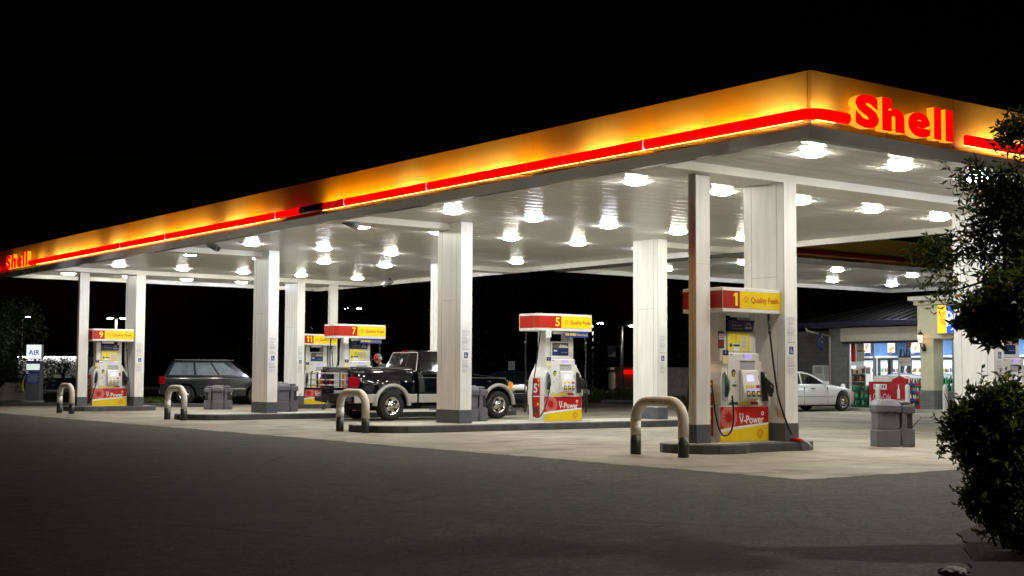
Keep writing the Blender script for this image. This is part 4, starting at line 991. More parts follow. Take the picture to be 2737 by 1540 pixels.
# ---- passing estate / people carrier
def suv():
    t=thing('passing_suv','steel grey sport utility vehicle with red tail lamps passing behind the far hoop barriers','car',(-13.9,55.3,0),0.0)
    HW=.95; RA,FA=1.0,3.85; WR=.37
    P=[(.0,.50),(.08,.36),(RA-.45,.33)]+arch_pts(RA,.37,.45,.33)[1:-1]+[(RA+.45,.33),(FA-.45,.33)]+arch_pts(FA,.37,.45,.33)[1:-1]+[(FA+.45,.33),(4.75,.36),(4.85,.5),(4.83,.85),(4.7,.98),(3.5,1.10),(.05,1.12),(-.02,.9)]
    def wf(x,y,z):
        k=1-.05*max(0,(z-.7)/.4)**2
        if x>4: k*=1-.12*((x-4)/.85)**2
        return (x-.12*(abs(y)/HW)**2.4*max(0,(x-4.3)/.5),y*k,z)
    m=MB(); m.prism(P,'y',-HW,HW,'paint_steel'); shaped(m,wf,[.5,1,1.5,2,2.5,3,3.5,4,4.4],[.5,.7,.9,1.0],.05,'body',t,'paint_steel')
    bot=[(.10,-.86,1.10),(3.55,-.86,1.10),(3.55,.86,1.10),(.10,.86,1.10)]; top=[(.42,-.68,1.72),(2.70,-.68,1.72),(2.70,.68,1.72),(.42,.68,1.72)]
    m=MB(); m.add(bot+top,[(0,1,5,4),(1,2,6,5),(2,3,7,6),(3,0,4,7),(4,5,6,7)],'paint_steel'); m.build('cab_roof',t,bevel=.04,seg=3)
    def lp(a,b,u,o=.012,s=-1): v=Vector(a)*(1-u)+Vector(b)*u; return (v.x,v.y+s*o,v.z)
    for s,(i,j) in ((-1,(0,1)),(1,(3,2))):
        m=MB()
        for u0,u1 in ((.06,.36),(.39,.64),(.67,.90)):
            L=[]
            for u,v_ in ((u0,.10),(u1,.10),(u1 if u1<.8 else .86,.88),(u0,.88)):
                a=Vector(bot[i])*(1-u)+Vector(bot[j])*u; b=Vector(top[i])*(1-u)+Vector(top[j])*u; q=a*(1-v_)+b*v_; L.append((q.x,q.y+s*.012,q.z))
            m.add(L,[(0,1,2,3)],'glass_blue')
        m.build('side_glass',t,fix=False)
        m=MB(); m.box(-.03,.22,min(s*.78,s*.965),max(s*.78,s*.965),.80,1.10,'tail'); m.build('tail_lamp',t,bevel=.02)
        m=MB(); m.box(4.6,4.82,min(s*.55,s*.84),max(s*.55,s*.84),.76,.92,'headlamp'); m.build('headlamp',t,bevel=.02)
        m=MB(); m.box(.5,2.6,min(s*.62,s*.66),max(s*.62,s*.66),1.745,1.775,'galv'); m.build('roof_rail',t,bevel=.008)
        m=MB(); m.box(1.5,3.4,min(s*.93,s*.965),max(s*.93,s*.965),.60,.66,'chrome'); m.build('side_moulding',t,bevel=.006)
        wheel(t,RA,s*.84,WR,WR,.23,.24,s,5,'alloy'); wheel(t,FA,s*.84,WR,WR,.23,.24,s,5,'alloy')
    m=MB(); m.add([(.115,-.72,1.18),(.115,.72,1.18),(.36,.62,1.66),(.36,-.62,1.66)],[(0,1,2,3)],'glass_blue'); o=m.build('rear_window',t,fix=False); o.location=(-.02,0,0)
    m=MB(); m.box(-.06,.08,-.85,.85,.42,.60,'galv'); m.build('rear_bumper',t,bevel=.02)
    m=MB(); m.box(.4,4.4,-.6,.6,.26,.4,'undr'); m.build('underbody',t)
suv()
# ================================================================ person at pump 7
def skin_mesh(name,joints,edges,par,k,sub=2):
    me=bpy.data.meshes.new(name); me.from_pydata([j[:3] for j in joints],edges,[]); o=bpy.data.objects.new(name,me); C.objects.link(o)
    md=o.modifiers.new('skin','SKIN'); md.use_smooth_shade=True
    for i,j in enumerate(joints):
        sv=me.skin_vertices[0].data[i]; sv.radius=(j[3],j[4] if len(j)>4 else j[3]); sv.use_root=(i==0)
    s=o.modifiers.new('sub','SUBSURF'); s.levels=sub; s.render_levels=sub
    dg=bpy.context.evaluated_depsgraph_get(); dg.update(); nm=bpy.data.meshes.new_from_object(o.evaluated_get(dg)); bpy.data.objects.remove(o)
    nm.materials.clear(); nm.materials.append(M[k])
    for p in nm.polygons: p.use_smooth=True; p.material_index=0
    q=bpy.data.objects.new(name,nm); C.objects.link(q); q.parent=par; return q
def person():
    t=thing('person','man in a red and grey cap and dark shirt behind the pickup','person',cv(3.42,17.92,0),TH+PI-.25)
    # x forward (towards the pump), y left, z up; looking down at the filler
    J=[(0,0,.95,.15,.12),(.03,0,1.12,.14,.11),(.08,0,1.32,.165,.12),(.12,0,1.44,.12,.09),(.16,0,1.50,.058),(.20,0,1.575,.052)]
    E=[(0,1),(1,2),(2,3),(3,4),(4,5)]
    def chain(start,pts):
        p=start
        for q in pts: J.append(q); E.append((p,len(J)-1)); p=len(J)-1
        return p
    for s in (-1,1):
        chain(0,[(.0,s*.10,.86,.095),(.03,s*.11,.50,.068),(.0,s*.11,.12,.048),(.0,s*.11,.06,.045),(.14,s*.12,.03,.04)])
        h=chain(3,[(.11,s*.19,1.40,.062),(.14,s*.24,1.13,.047),(.36,s*.20,1.03,.036),(.42,s*.195,1.02,.028),(.48,s*.19,1.01,.034,.02)])
        for k in range(4): chain(h,[(.53,s*.19+(k-1.5)*.02,1.005,.0095),(.575-.008*abs(k-1.4),s*.19+(k-1.5)*.022,.985,.009),(.59-.008*abs(k-1.4),s*.19+(k-1.5)*.022,.955,.008)])
        chain(h,[(.47,s*.19-s*.045,.995,.011),(.51,s*.19-s*.06,.985,.009)])
    b=skin_mesh('body',J,E,t,'skin',2)
    def garment(name,k,pred,off):
        bm=bmesh.new(); bm.from_mesh(b.data); bm.normal_update()
        bmesh.ops.subdivide_edges(bm,edges=bm.edges[:],cuts=1,use_grid_fill=True)
        bmesh.ops.delete(bm,geom=[f for f in bm.faces if not pred(f.calc_center_median())],context='FACES')
        bm.normal_update()
        for v in bm.verts: v.co+=v.normal*off
        for f in bm.faces: f.smooth=True
        me=bpy.data.meshes.new(name); bm.to_mesh(me); bm.free(); me.materials.append(M[k]); o=bpy.data.objects.new(name,me); C.objects.link(o); o.parent=t
    garment('shirt','shirt',lambda c: .90<c.z<1.505 and c.x<.24 and not (abs(c.y)>.175 and c.z<1.20),.022)
    garment('trousers','jeans',lambda c: .075<c.z<.97 and c.x<.2,.016)
    # head merged into the body mesh: skull, jaw, nose, ears
    bm=bmesh.new(); bm.from_mesh(b.data)
    def blob(c,r,seg=16):
        g=bmesh.ops.create_uvsphere(bm,u_segments=seg,v_segments=seg//2+2,radius=1)
        rot=Matrix.Rotation(.38,3,'Y')
        for v in g['verts']: v.co=Vector(c)+rot@Vector((v.co.x*r[0],v.co.y*r[1],v.co.z*r[2]))
    hc=Vector((.235,0,1.665)); rt=Matrix.Rotation(.38,3,'Y')
    blob(hc,(.100,.078,.115),20); blob(hc+rt@Vector((.035,0,-.075)),(.062,.055,.055)); blob(hc+rt@Vector((.105,0,-.02)),(.022,.014,.026),10)
    for s in (-1,1): blob(hc+rt@Vector((-.01,s*.08,-.015)),(.022,.012,.033),10); blob(hc+rt@Vector((.085,s*.032,.012)),(.014,.016,.010),8)
    blob(hc+rt@Vector((.088,0,-.062)),(.012,.026,.008),8)
    for f in bm.faces: f.smooth=True
    bm.to_mesh(b.data); bm.free()
    def part(name,k,c,r,seg=20,cut=None):
        m=bpy.data.meshes.new(name); bm=bmesh.new(); bmesh.ops.create_uvsphere(bm,u_segments=seg,v_segments=14,radius=1)
        if cut is not None: bmesh.ops.bisect_plane(bm,geom=bm.verts[:]+bm.edges[:]+bm.faces[:],plane_co=(0,0,cut[0]),plane_no=cut[1],clear_outer=True)
        for v in bm.verts: v.co=Vector(c)+rt@Vector((v.co.x*r[0],v.co.y*r[1],v.co.z*r[2]))
        for f in bm.faces: f.smooth=True
        bm.to_mesh(m); bm.free(); m.materials.append(M[k]); o=bpy.data.objects.new(name,m); C.objects.link(o); o.parent=t; return o
    part('hair','hair',hc+rt@Vector((-.012,0,-.005)),(.098,.083,.108),20,(-.25,(.62,0,-.9)) )
    part('cap_crown','capgrey',hc+rt@Vector((-.004,0,.034)),(.112,.088,.112),20,(.05,(0,0,-1)))
    part('cap_front','capred',hc+rt@Vector((.004,0,.034)),(.113,.089,.113),20,(.0,(-1,0,-.35)))
    m=MB(); n=10; A=[];B=[]
    for i in range(n+1):
        w=-1.1+2.2*i/n; A.append(hc+rt@Vector((.10*math.cos(w),.083*math.sin(w),.042))); B.append(hc+rt@Vector((.10*math.cos(w)+.085*math.cos(w*.7),.080*math.sin(w),.032)))
    vs=[tuple(p) for p in A+B]+[tuple(p+Vector((0,0,.008))) for p in A+B]; q=n+1
    m.add(vs,[(i,i+1,q+i+1,q+i) for i in range(n)]+[(2*q+i,2*q+i+1,3*q+i+1,3*q+i) for i in range(n)]+[(q+i,q+i+1,3*q+i+1,3*q+i) for i in range(n)],'capred',True); m.build('cap_peak',t)
    m=MB()
    for s in (-1,1): m.tube([(-.09,s*.11,.045),(.02,s*.112,.055),(.13,s*.12,.04),(.17,s*.12,.032)],[.042,.05,.045,.03],'black',12)
    m.build('shoes',t)
person()
# ================================================================ shop
shop=thing('shop_building','low cream and grey shop with a dark metal hip roof behind the white car','shop',cv(0,0),TH)
FV=24.4
def sbox(name,*boxes,bev=0.):
    m=MB()
    for b in boxes: m.box(*b)
    return m.build(name,shop,bevel=bev)
sbox('block_wall',(FV,FV+.2,18.60,19.45,0,3.05,'block'),(FV+.2,26.2,19.25,19.45,0,3.05,'block'),(26.0,26.2,19.45,22.4,0,3.05,'block'),(26.2,29.0,22.2,22.4,0,3.05,'block'))
sbox('wall',(FV+.08,FV+.25,15.2,18.60,2.53,3.12,'stucco2'),(FV+.08,FV+.25,15.2,18.60,0.,.16,'stucco2'),(FV+.08,FV+.25,7.0,15.2,2.60,3.12,'stucco2'),(FV+.0,FV+.25,3.0,9.7,0,3.12,'stucco2'),(29.0,29.2,3.0,22.4,0,3.05,'block'),(FV+.2,29.2,2.8,3.0,0,3.05,'block'))
sbox('header_band',(FV-.30,FV+.08,15.0,18.68,2.55,3.07,'stucco2'),bev=.01)
sbox('blue_trim',(FV-.26,FV+.06,15.0,18.64,2.47,2.548,'navytrim'))
sbox('gutter',(23.52,23.66,6.0,20.5,3.10,3.29,'navytrim'),(23.66,29.5,20.36,20.5,3.10,3.29,'navytrim'),bev=.012)
sbox('eave_soffit',(23.66,29.4,6.0,20.36,3.12,3.16,'stucco2'))
m=MB(); A=[(23.55,20.5,3.28),(23.55,6.0,3.28),(28.5,6.0,4.70),(28.5,15.55,4.70),(33.0,20.5,3.28)]
m.add(A,[(0,1,2,3),(0,3,4)],'steel_d'); rf=m.build('roof',shop,fix=False)
m=MB(); 
u=6.3
while u<20.4:
    d=min(4.95,(20.5-u)); m.tube([(23.55,u,3.30),(23.55+d,u,3.30+1.42*d/4.95)],.022,'steel_d',6); u+=.42
m.tube([(23.55,20.5,3.30),(28.5,15.55,4.72)],.035,'steel_d',6); m.build('standing_seam',rf)
m=MB(); m.tube([(23.62,19.95,3.10),(23.7,19.95,2.98),(FV-.06,19.38,2.78),(FV-.06,19.38,.1)],.045,'stucco2',8); m.build('downspout',shop)
sbox('floor',(FV+.1,29.0,3.0,19.25,.06,.10,'int_floor'),(26.2,29.0,19.25,22.2,.06,.10,'int_floor'))
sbox('ceiling',(FV+.2,29.0,3.0,19.25,2.76,2.80,'int_white'),(26.2,29.0,19.25,22.2,2.76,2.80,'int_white'))
sbox('back_wall',(28.5,28.55,3.0,22.2,2.08,2.76,'int_blue'),(28.5,28.56,3.0,22.2,.1,2.0,'int_white'),bev=0)
sbox('wall_rail',(28.44,28.57,3.0,22.2,2.0,2.08,'int_white'))
M['ceil_light']=glow('ceiling_light_panel',(.93,.98,1),26)
m=MB()
for a in (25.2,27.0):
    for u in ((8,10.5,13,15.5,18) if a<26 else (8,10.5,13,15.5,18,20.4)): m.box(a,a+.55,u-.6,u+.6,2.735,2.757,'ceil_light')
m.build('ceiling_light',shop)
def window(u0,u1,z0,z1,mull):
    m=MB(); v=FV+.10
    m.box(v,v+.06,u0,u0+.05,z0,z1,'cornice'); m.box(v,v+.06,u1-.05,u1,z0,z1,'cornice'); m.box(v,v+.06,u0+.05,u1-.05,z0,z0+.06,'galv'); m.box(v,v+.06,u0+.05,u1-.05,z1-.05,z1,'galv')
    for q in mull: m.box(v,v+.06,q-.02,q+.02,z0+.06,z1-.05,'galv')
    w=m.build('window',shop); m=MB(); m.add([(v+.03,u0+.05,z0+.06),(v+.03,u1-.05,z0+.06),(v+.03,u1-.05,z1-.05),(v+.03,u0+.05,z1-.05)],[(0,1,2,3)],'pane'); m.build('pane',w,fix=False)
window(15.2,18.60,.16,2.53,[16.33,17.46]); window(10.6,15.15,.10,2.60,[11.7,12.85,14.0])
for q0,q1 in ((13.93,14.47),(9.7,10.25)):
    m=MB(); m.box(23.3,23.86,q0,q1,.76,2.56,'stucco'); pq=m.build('pier',shop,bevel=.012)
    m=MB(); m.box(23.27,23.89,q0-.03,q1+.03,0,.76,'block'); m.build('pier_base',pq,bevel=.01)
sbox('portal',(23.26,24.6,9.62,14.56,2.56,3.74,'stucco'),bev=.015)
sbox('portal_panel',(23.245,23.262,10.3,13.90,2.70,3.62,'stucco'),bev=.006)
sbox('cornice',(23.16,24.7,9.52,14.66,3.74,3.90,'stucco'),(23.05,24.8,9.38,14.82,3.90,4.06,'cornice'),bev=.03)
# illuminated shop sign
M['sign_y']=mat('sign_yellow',(.8,.5,.02),.3,em=(1,.58,.02),ems=.95,var=0); M['sign_o']=mat('sign_gold',(.8,.4,.02),.3,em=(.9,.36,.01),ems=.8,var=0)
M['sign_b']=mat('sign_lit_blue',(.02,.08,.5),.3,em=(.015,.10,.75),ems=.9,var=0); M['sign_w']=mat('sign_lit_white',(.8,.8,.8),.3,em=(.9,.95,1),ems=1.2,var=0)
t=thing('illuminated_sign','lit yellow and blue sign panel with a split ring on the cream shop portal','sign',cv(23.24,13.23,2.72),TH-PI/2)
m=MB(); m.box(-.37,.37,-.16,-.002,0,1.0,'galv'); m.build('cabinet',t,bevel=.01)
m=MB(); f=front(-.165); m.rect(-.36,0.,.02,.98,'sign_y',f); m.rect(0.,.36,.02,.98,'sign_b',f)
f2=front(-.168); 
def half(mb,r0,r1,a0,a1,k,f,cx=0.,cz=.52):
    n=14; vs=[]
    for i in range(n+1):
        w=a0+(a1-a0)*i/n; vs+=[f(cx+r0*math.cos(w),cz+r0*math.sin(w)),f(cx+r1*math.cos(w),cz+r1*math.sin(w))]
    mb.add(vs,[(2*i,2*i+1,2*i+3,2*i+2) for i in range(n)],k)
half(m,.13,.27,PI/2,1.5*PI,'sign_o',f2); half(m,.02,.27,-PI/2,PI/2,'sign_w',f2); m.disc((.12,.62),.07,'sign_b',front(-.171),12); m.disc((.25,.16),.03,'sign_w',f2,10); m.disc((.2,.13),.02,'sign_w',f2,10)
m.build('sign_face',t,fix=False)
# wall lantern
M['lantern']=mat('lantern_glow',(.9,.6,.35),.4,em=(1,.50,.22),ems=5,var=.1)
t=thing('wall_lantern','black coach lantern with a warm glow on the cream shop pier','lantern',cv(23.26,14.28,2.28),TH-PI/2)
m=MB(); m.lathe([(.06,-.15),(.07,-.06),(.03,.10),(.001,.12)],(0,-.02,.0),'z','black',12); m.tube([(0,-.03,.02),(0,-.16,-.06),(0,-.22,.10)],.016,'black',8); m.build('bracket',t)
m=MB(); m.lathe([(.02,.10),(.085,.14),(.085,.15)],(0,-.22,0),'z','black',8); m.lathe([(.125,.41),(.06,.50),(.02,.53),(.012,.59),(.001,.61)],(0,-.22,0),'z','black',8)
for i in range(6): w=2*PI*i/6; m.tube([(.08*math.cos(w),-.22+.08*math.sin(w),.15),(.112*math.cos(w),-.22+.112*math.sin(w),.41)],.008,'black',5)
m.build('cage',t)
m=MB(); m.lathe([(.06,.15),(.088,.30),(.095,.405)],(0,-.22,0),'z','lantern',8); m.build('glass',t)
# bollards
b0=None
for v,u,l in [(22.55,17.3,'white bollard just beyond the nose of the white car'),(22.55,15.75,'white bollard before the red drinks chest, nearer the white car'),(22.55,14.48,'white bollard at the right end of the red drinks chest'),(22.55,12.95,'white bollard right of the cream shop pier'),(22.55,11.2,'white bollard at the shop entrance hidden behind the tree')]:
    if b0 is None:
        b0=thing('bollard',l,'bollard',cv(v,u),TH,'white bollards along the shop front')
        m=MB(); m.lathe([(.085,0),(.085,.86),(.082,.90),(.06,.945),(.03,.965),(.001,.97)],(0,0,0),'z','cornice',16); m.build('post',b0)
        m=MB(); m.lathe([(.089,.80),(.091,.815),(.089,.83)],(0,0,0),'z','white',16); m.build('cap_ring',b0)
    else: dup(b0,cv(v,u),TH,l)
# goods outside
t=thing('drinks_chest','red drinks chest with a white lid and white script outside the shop window','drinks chest',cv(23.6,16.15,.10),TH-PI/2)
m=MB(); m.box(-.83,.83,.0,.62,0,.95,'coke_red'); m.build('cabinet',t,bevel=.02)
m=MB(); m.prism([(-.70,.95),(.15,.95),(.02,1.17),(-.58,1.17)],'y',.04,.58,'cornice'); m.build('lid',t,bevel=.02)
m=MB(); m.prism([(.16,.95),(.80,.95),(.80,1.06),(.55,1.16),(.48,1.17),(.16,1.02)],'y',.06,.5,'coke_red'); m.build('topper',t,bevel=.01)
m=MB(); f=front(-.004); f2=front(-.006); m.rect(-.60,-.02,.665,.865,'white',f)
for i,x in enumerate((-.55,-.46,-.36,-.24,-.14)): m.rect(x,x+.06,.71,.83,'dark',f2)
m.text('Coca-Cola',-.62,.16,.30,.52,'white',f); m.text('Coca-Cola',.42,.78,.22,.36,'white',f); m.build('lettering',t,fix=False)
m=MB(); S=[(0,0),(.06,0),(.065,.12),(.055,.2),(.06,.27),(.03,.40),(.03,.5),(.0,.5),(-.0,.5)]
for x0,z0,s in ((.50,.35,1.),(-.76,.12,.7)):
    L=[(x0+.065*s*0,z0)]; R_=[(.055,0),(.065,.10),(.05,.2),(.06,.28),(.022,.40),(.022,.5)]
    P_=[(x0+a*s,z0+b*s) for a,b in R_]+[(x0-a*s,z0+b*s) for a,b in reversed(R_)]
    m.poly(P_,'white',f)
m.build('bottle_print',t,fix=False)
def crates(label,v,u,cols,n,seed,w=.36):
    rr=random.Random(seed)
    for k in range(n):
        t=thing('bottle_crate',label%(['bottom','second','third','top'][k] if n==4 else ['bottom','middle','top'][k]),'crate',cv(v,u,.10+k*.27),TH-PI/2,'stacked bottle crates outside the shop')
        m=MB(); m.box(-w/2,w/2,0,.4,0,.09,'coke_red' if cols=='r' else ('blue' if cols=='b' else 'green')); m.build('tray',t,bevel=.008)
        m=MB(); 
        for i in range(5):
            for j in range(3):
                c=['dark','navy','pan_red','white','mint','cooler'][rr.randrange(5)] if cols!='g' else rr.choice(['green','dark','mint']); x=-w/2+.045+i*(w-.09)/4; y=.06+j*.14
                m.lathe([(.030,.09),(.032,.17),(.014,.22),(.014,.262),(.001,.264)],(x,y,0),'z',c,7)
        m.build('bottles',t)
crates('%s bottle crate of the stack beside the cream pier',23.62,14.75,'r',4,1); crates('%s bottle crate of the stack touching the red chest',23.62,15.12,'b',4,2)
crates('%s green crate of the stack left of the red chest',23.65,17.25,'g',3,4); crates('%s dark crate of the stack nearest the white car',23.65,17.66,'g',3,5)
# white ice box at the block wall, oval sign
t=thing('ice_unit','pale ventilated ice box standing left of the block wall behind the white car','ice box',cv(24.05,19.75,0),TH-PI/2)
m=MB(); m.box(-.36,.33,0,.6,0,1.30,'iceunit'); m.build('cabinet',t,bevel=.015); m=MB(); m.box(-.31,.26,.05,.55,1.30,1.66,'iceunit'); m.build('cooling_unit',t,bevel=.015)
m=MB(); 
for i in range(7): m.box(-.16,.18,.045,.052,1.36+.035*i,1.375+.035*i,'rubber')
m.build('grille',t)
t=thing('oval_sign','blue and white oval sign hanging at the left corner of the shop','sign',cv(24.0,19.55,2.55),1.15)
m=MB(); m.lathe([(.001,-.05),(.31,-.05),(.33,-.03),(.33,.03),(.31,.05),(.001,.05)],(0,0,0),'y','blue',28); m.build('cabinet',t); m=MB(); m.disc((0,0),.26,'white',front(-.056),28,r2=.21); m.rect(-.16,.16,-.05,.05,'white',front(-.056)); m.build('sign_face',t,fix=False)
# inside: drink coolers along the back, shelves, racks, hanging boards
rr=random.Random(11)
BOT=['orange','yprint','green','pan_red','int_blue','white','brownred','mint','cream','navy','photo_print']
def cooler(label,u,w):
    t=thing('drink_cooler',label,'drinks cooler',cv(28.42,u,.12),TH-PI/2,'glass door coolers along the back wall')
    h=1.86
    m=MB(); m.box(-w/2,-w/2+.06,-.05,.06,0,h,'dark'); m.box(w/2-.06,w/2,-.05,.06,0,h,'dark'); m.box(-w/2+.06,w/2-.06,-.05,.06,h-.08,h,'dark'); m.box(-w/2+.06,w/2-.06,-.05,.06,0,.12,'dark'); m.build('door_frame',t)
    m=MB(); m.add([(-w/2+.06,.055,.12),(w/2-.06,.055,.12),(w/2-.06,.055,h-.08),(-w/2+.06,.055,h-.08)],[(0,1,2,3)],'cooler'); m.build('lit_back',t,fix=False)
    m=MB(); z=.16
    while z<h-.3:
        m.box(-w/2+.06,w/2-.06,-.03,.05,z-.012,z,'white'); x=-w/2+.10
        while x<w/2-.09:
            r=rr.uniform(.018,.026); hh=rr.uniform(.15,.24)
            if rr.random()<.9: m.lathe([(r,0),(r,hh*.65),(r*.4,hh*.85),(r*.4,hh)],(x,-.0,z),'z',rr.choice(BOT),6)
            x+=r*2+.01
        z+=.285
    m.build('stocked_shelf',t)
us=[20.79,20.01,19.40,18.95,18.45,17.75,17.0,16.38,15.72,15.0,14.3,13.6,12.9,12.2]
ws=[.66,.54,.56,.30,.60,.62,.60,.64,.60,.60,.60,.60,.60,.60]
for i,(u,w) in enumerate(zip(us,ws)): cooler('lit glass door drinks cooler, %s from the left end of the row'%(ORD+['ninth','tenth','eleventh','twelfth','thirteenth','fourteenth'])[i],u,w)
def board(label,u,w,kind):
    t=thing('hanging_board',label,'lit board',cv(28.36,u,2.11),TH-PI/2)
    m=MB(); m.box(-w/2,w/2,0,.05,0,.56,'galv'); m.build('frame',t)
    m=MB(); f=front(-.004); f2=front(-.007); m.rect(-w/2+.01,w/2-.01,.10,.55,'cooler',f); m.rect(-w/2+.01,w/2-.01,.01,.10,'blue',f)
    q=random.Random(int(u*100))
    for i in range(9): x=q.uniform(-w/2+.06,w/2-.06); z=q.uniform(.14,.46); r=q.uniform(.03,.07); m.disc((x,z),r,['yprint','orange','cream'][i%3] if kind else ['cream','white','orange'][i%3],lambda a,b,i=i:(a,-.007-.001*i,b),9)
    m.text('Fresh',-w/2+.05,-w/2+.05+w*.4,.03,.08,'white',f2); m.build('picture',t,fix=False)
board('lit cream board above the leftmost drinks cooler',20.88,.50,0); board('narrow lit board above the middle coolers',19.60,.36,1); board('lit yellow board above the coolers beside the pier',18.50,.56,1)
# window posters
def poster(label,u,w,z0,z1,fn):
    t=thing('window_poster',label,'poster',cv(FV+.09,u,z0),TH-PI/2); m=MB(); m.box(-w/2,w/2,.0,.006,0,z1-z0,'white'); m.build('sheet',t); m=MB(); fn(m,w,z1-z0); m.build('print',t,fix=False)
M['poster_sky']=mat('poster_sky',(.12,.30,.62),.5,em=(.12,.30,.62),ems=.15,var=.1)
def pf(m,w,h):
    m.rect(-w/2,w/2,.30,h,'poster_sky',front(-.002)); m.rect(w*.14,w/2-.01,h-.17,h-.01,'pan_red',front(-.004)); m.rect(-w/2,w/2,.30,.36,'dark',front(-.004))
    for x,hh,dx in ((-.2,.28,.05),(-.02,.25,-.03),(.07,.30,.03),(.19,.26,-.02)): m.poly([(x-.04,.36),(x+.05,.36),(x+.04+dx,.36+hh*.7),(x+.02+dx,.36+hh),(x-.02+dx,.36+hh),(x-.03,.36+hh*.6)],'dark',front(-.006))
    m.text('coffee',w*.17,w*.44,h-.11,h-.06,'white',front(-.006)); m.rect(-w/2,w/2,0,.295,'iceunit',front(-.002)); m.rect(-.22,-.06,.12,.15,'dark',front(-.004)); m.rect(.0,.08,.12,.15,'dark',front(-.004)); m.rect(.14,.17,.12,.15,'dark',front(-.004))
poster('window poster of dark figures under a blue sky, above a white sheet',16.03,.54,1.63,2.47,pf)
def pr_(m,w,h): m.rect(-w/2,w/2,0,h,'pan_red',front(-.002)); m.text('24',-w*.3,w*.3,h*.62,h*.76,'dark',front(-.004)); m.rect(-w*.3,w*.3,h*.45,h*.52,'dark',front(-.004))
poster('tall dark red poster at the left end of the shop window',18.38,.22,1.80,2.47,pr_)
def pg(m,w,h): m.rect(-w/2,w/2,0,h,'isltop',front(-.002)); m.rect(-w*.4,w*.42,h*.55,h*.63,'brownred',front(-.004)); m.rect(-w*.4,w*.3,h*.68,h*.72,'inkgrey',front(-.004))
poster('grey notice beside the dark red poster in the shop window',18.06,.36,1.80,2.47,pg)
def rack(label,v,u,w,h,cols,seed,name='snack_rack'):
    q=random.Random(seed); t=thing(name,label,'shelf rack',cv(v,u,.10),TH-PI/2)
    m=MB(); m.box(-w/2,w/2,.0,.03,0,h,'int_white'); m.box(-w/2,-w/2+.03,-.35,0,0,h,'int_white'); m.box(w/2-.03,w/2,-.35,0,0,h,'int_white'); 
    n=int(h/.3)
    for k in range(n): m.box(-w/2+.03,w/2-.03,-.34,0,.02+k*.3,.045+k*.3,'int_white')
    m.build('shelf_frame',t); m=MB()
    for k in range(n):
        x=-w/2+.05
        while x<w/2-.1:
            a=q.uniform(.06,.13); hh=q.uniform(.13,.24); m.box(x,x+a,-.33,-.1,.047+k*.3,.047+k*.3+hh,q.choice(cols)); x+=a+.012
    m.build('packets',t,bevel=.01,seg=1)
rack('snack rack with pale packets just inside the left of the shop window',25.3,18.55,.75,1.55,['cream','white','brownred','orange','photo_print','isltop'],3)
rack('snack rack in front of the coolers, behind the red chest',26.2,17.2,1.5,1.05,['orange','yprint','pan_red','white','cream','navy'],4); rack('snack rack behind the bottle crates inside the shop',26.2,15.7,1.3,1.05,['navy','white','pan_red','int_blue'],5)
t=thing('stacked_packs','green bottle packs piled inside the window right of the pier','goods pile',cv(25.3,14.6,.1),TH-PI/2)
m=MB(); m.box(-1.0,.9,-.3,.3,0,.62,'galv'); m.build('pallet_stand',t,bevel=.02); m=MB(); q=random.Random(9)
for k in range(2):
    for i in range(12): m.lathe([(.07,0),(.07,.17),(.03,.24),(.03,.28),(.001,.28)],(-.92+i*.155,-.2+.1*k,.62+.27*k),'z',q.choice(['mint','mint','green']),8)
m.build('bottles',t)
t=thing('display_header','white arched display header inside the shop above the racks','display',cv(26.1,16.6,1.18),TH-PI/2)
m=MB(); n=20; L=[(-1.6+3.2*i/n, .10+.10*abs(math.sin(2*PI*i/n*1.0))) for i in range(n+1)]; m.prism([(-1.6,0),(1.6,0)]+list(reversed(L)),'y',0,.03,'int_white'); m.build('arch_panel',t); m=MB(); m.tube([(a,-.006,b) for a,b in L],.012,'int_blue',6); m.tube([(-1.6,-.006,.0),(1.6,-.006,.0)],.012,'int_blue',6); m.build('edge_strip',t)
# ================================================================ far surroundings
def lamp_post(label,x,y,h,heads,name='street_lamp',r=.07,ems=60,grp=None):
    t=thing(name,label,'street lamp',(x,y,0),0,grp); k='slamp%d'%ems
    if k not in M: M[k]=glow(k,(1,.93,.82),ems)
    m=MB(); m.tube([(0,0,0),(0,0,h*.5),(0,0,h)],[r*1.2,r,r*.8],'galv',10); 
    for dx in heads: m.tube([(0,0,h-.05),(dx*.6,0,h+.05),(dx,0,h+.02)],.035,'galv',6)
    m.build('pole',t)
    for dx in heads:
        m=MB(); m.box(dx-.32,dx+.32,-.16,.16,h-.0,h+.10,'galv'); o=m.build('lamp_head',t,bevel=.03)
        m=MB(); m.lathe([(.26,-.002),(.20,-.05),(.001,-.07)],(dx,0,h),'z',k,12); m.build('lens',o,fix=False)
lamp_post('distant double headed street lamp left of pump 9',-34.6,120,6.0,(-.55,.55),r=.12); lamp_post('distant street lamp seen through the dark tree at far left',-42.8,120,6.1,(.4,),ems=30)
lamp_post('distant double headed street lamp above pump 7',-12.75,110,6.5,(-.5,.5),r=.03,ems=80); lamp_post('distant double headed street lamp right of pump 5',6.5,110,5.4,(-.75,-.35,.6),r=.05,ems=80)
lamp_post('slim white car park lamp with one hooded head left of the column past pump 5',6.0,75,3.95,(.62,),r=.10,ems=22)
t=thing('banner_sign','small blue and white banner hanging left of the slim car park lamp','sign',(5.45,74.9,0)); m=MB(); m.box(-.22,.22,0,.03,2.25,2.85,'navytrim'); m.tube([(.22,.01,2.8),(.5,.01,2.8)],.02,'galv',6); m.build('panel',t); m=MB(); m.poly([(-.22,2.25),(.22,2.25),(.22,2.55)],'inkgrey',front(-.004)); m.build('print',t,fix=False); m=MB(); m.tube([(.52,.0,0),(.52,0,2.9)],.03,'galv',8); m.build('bracket_post',t)
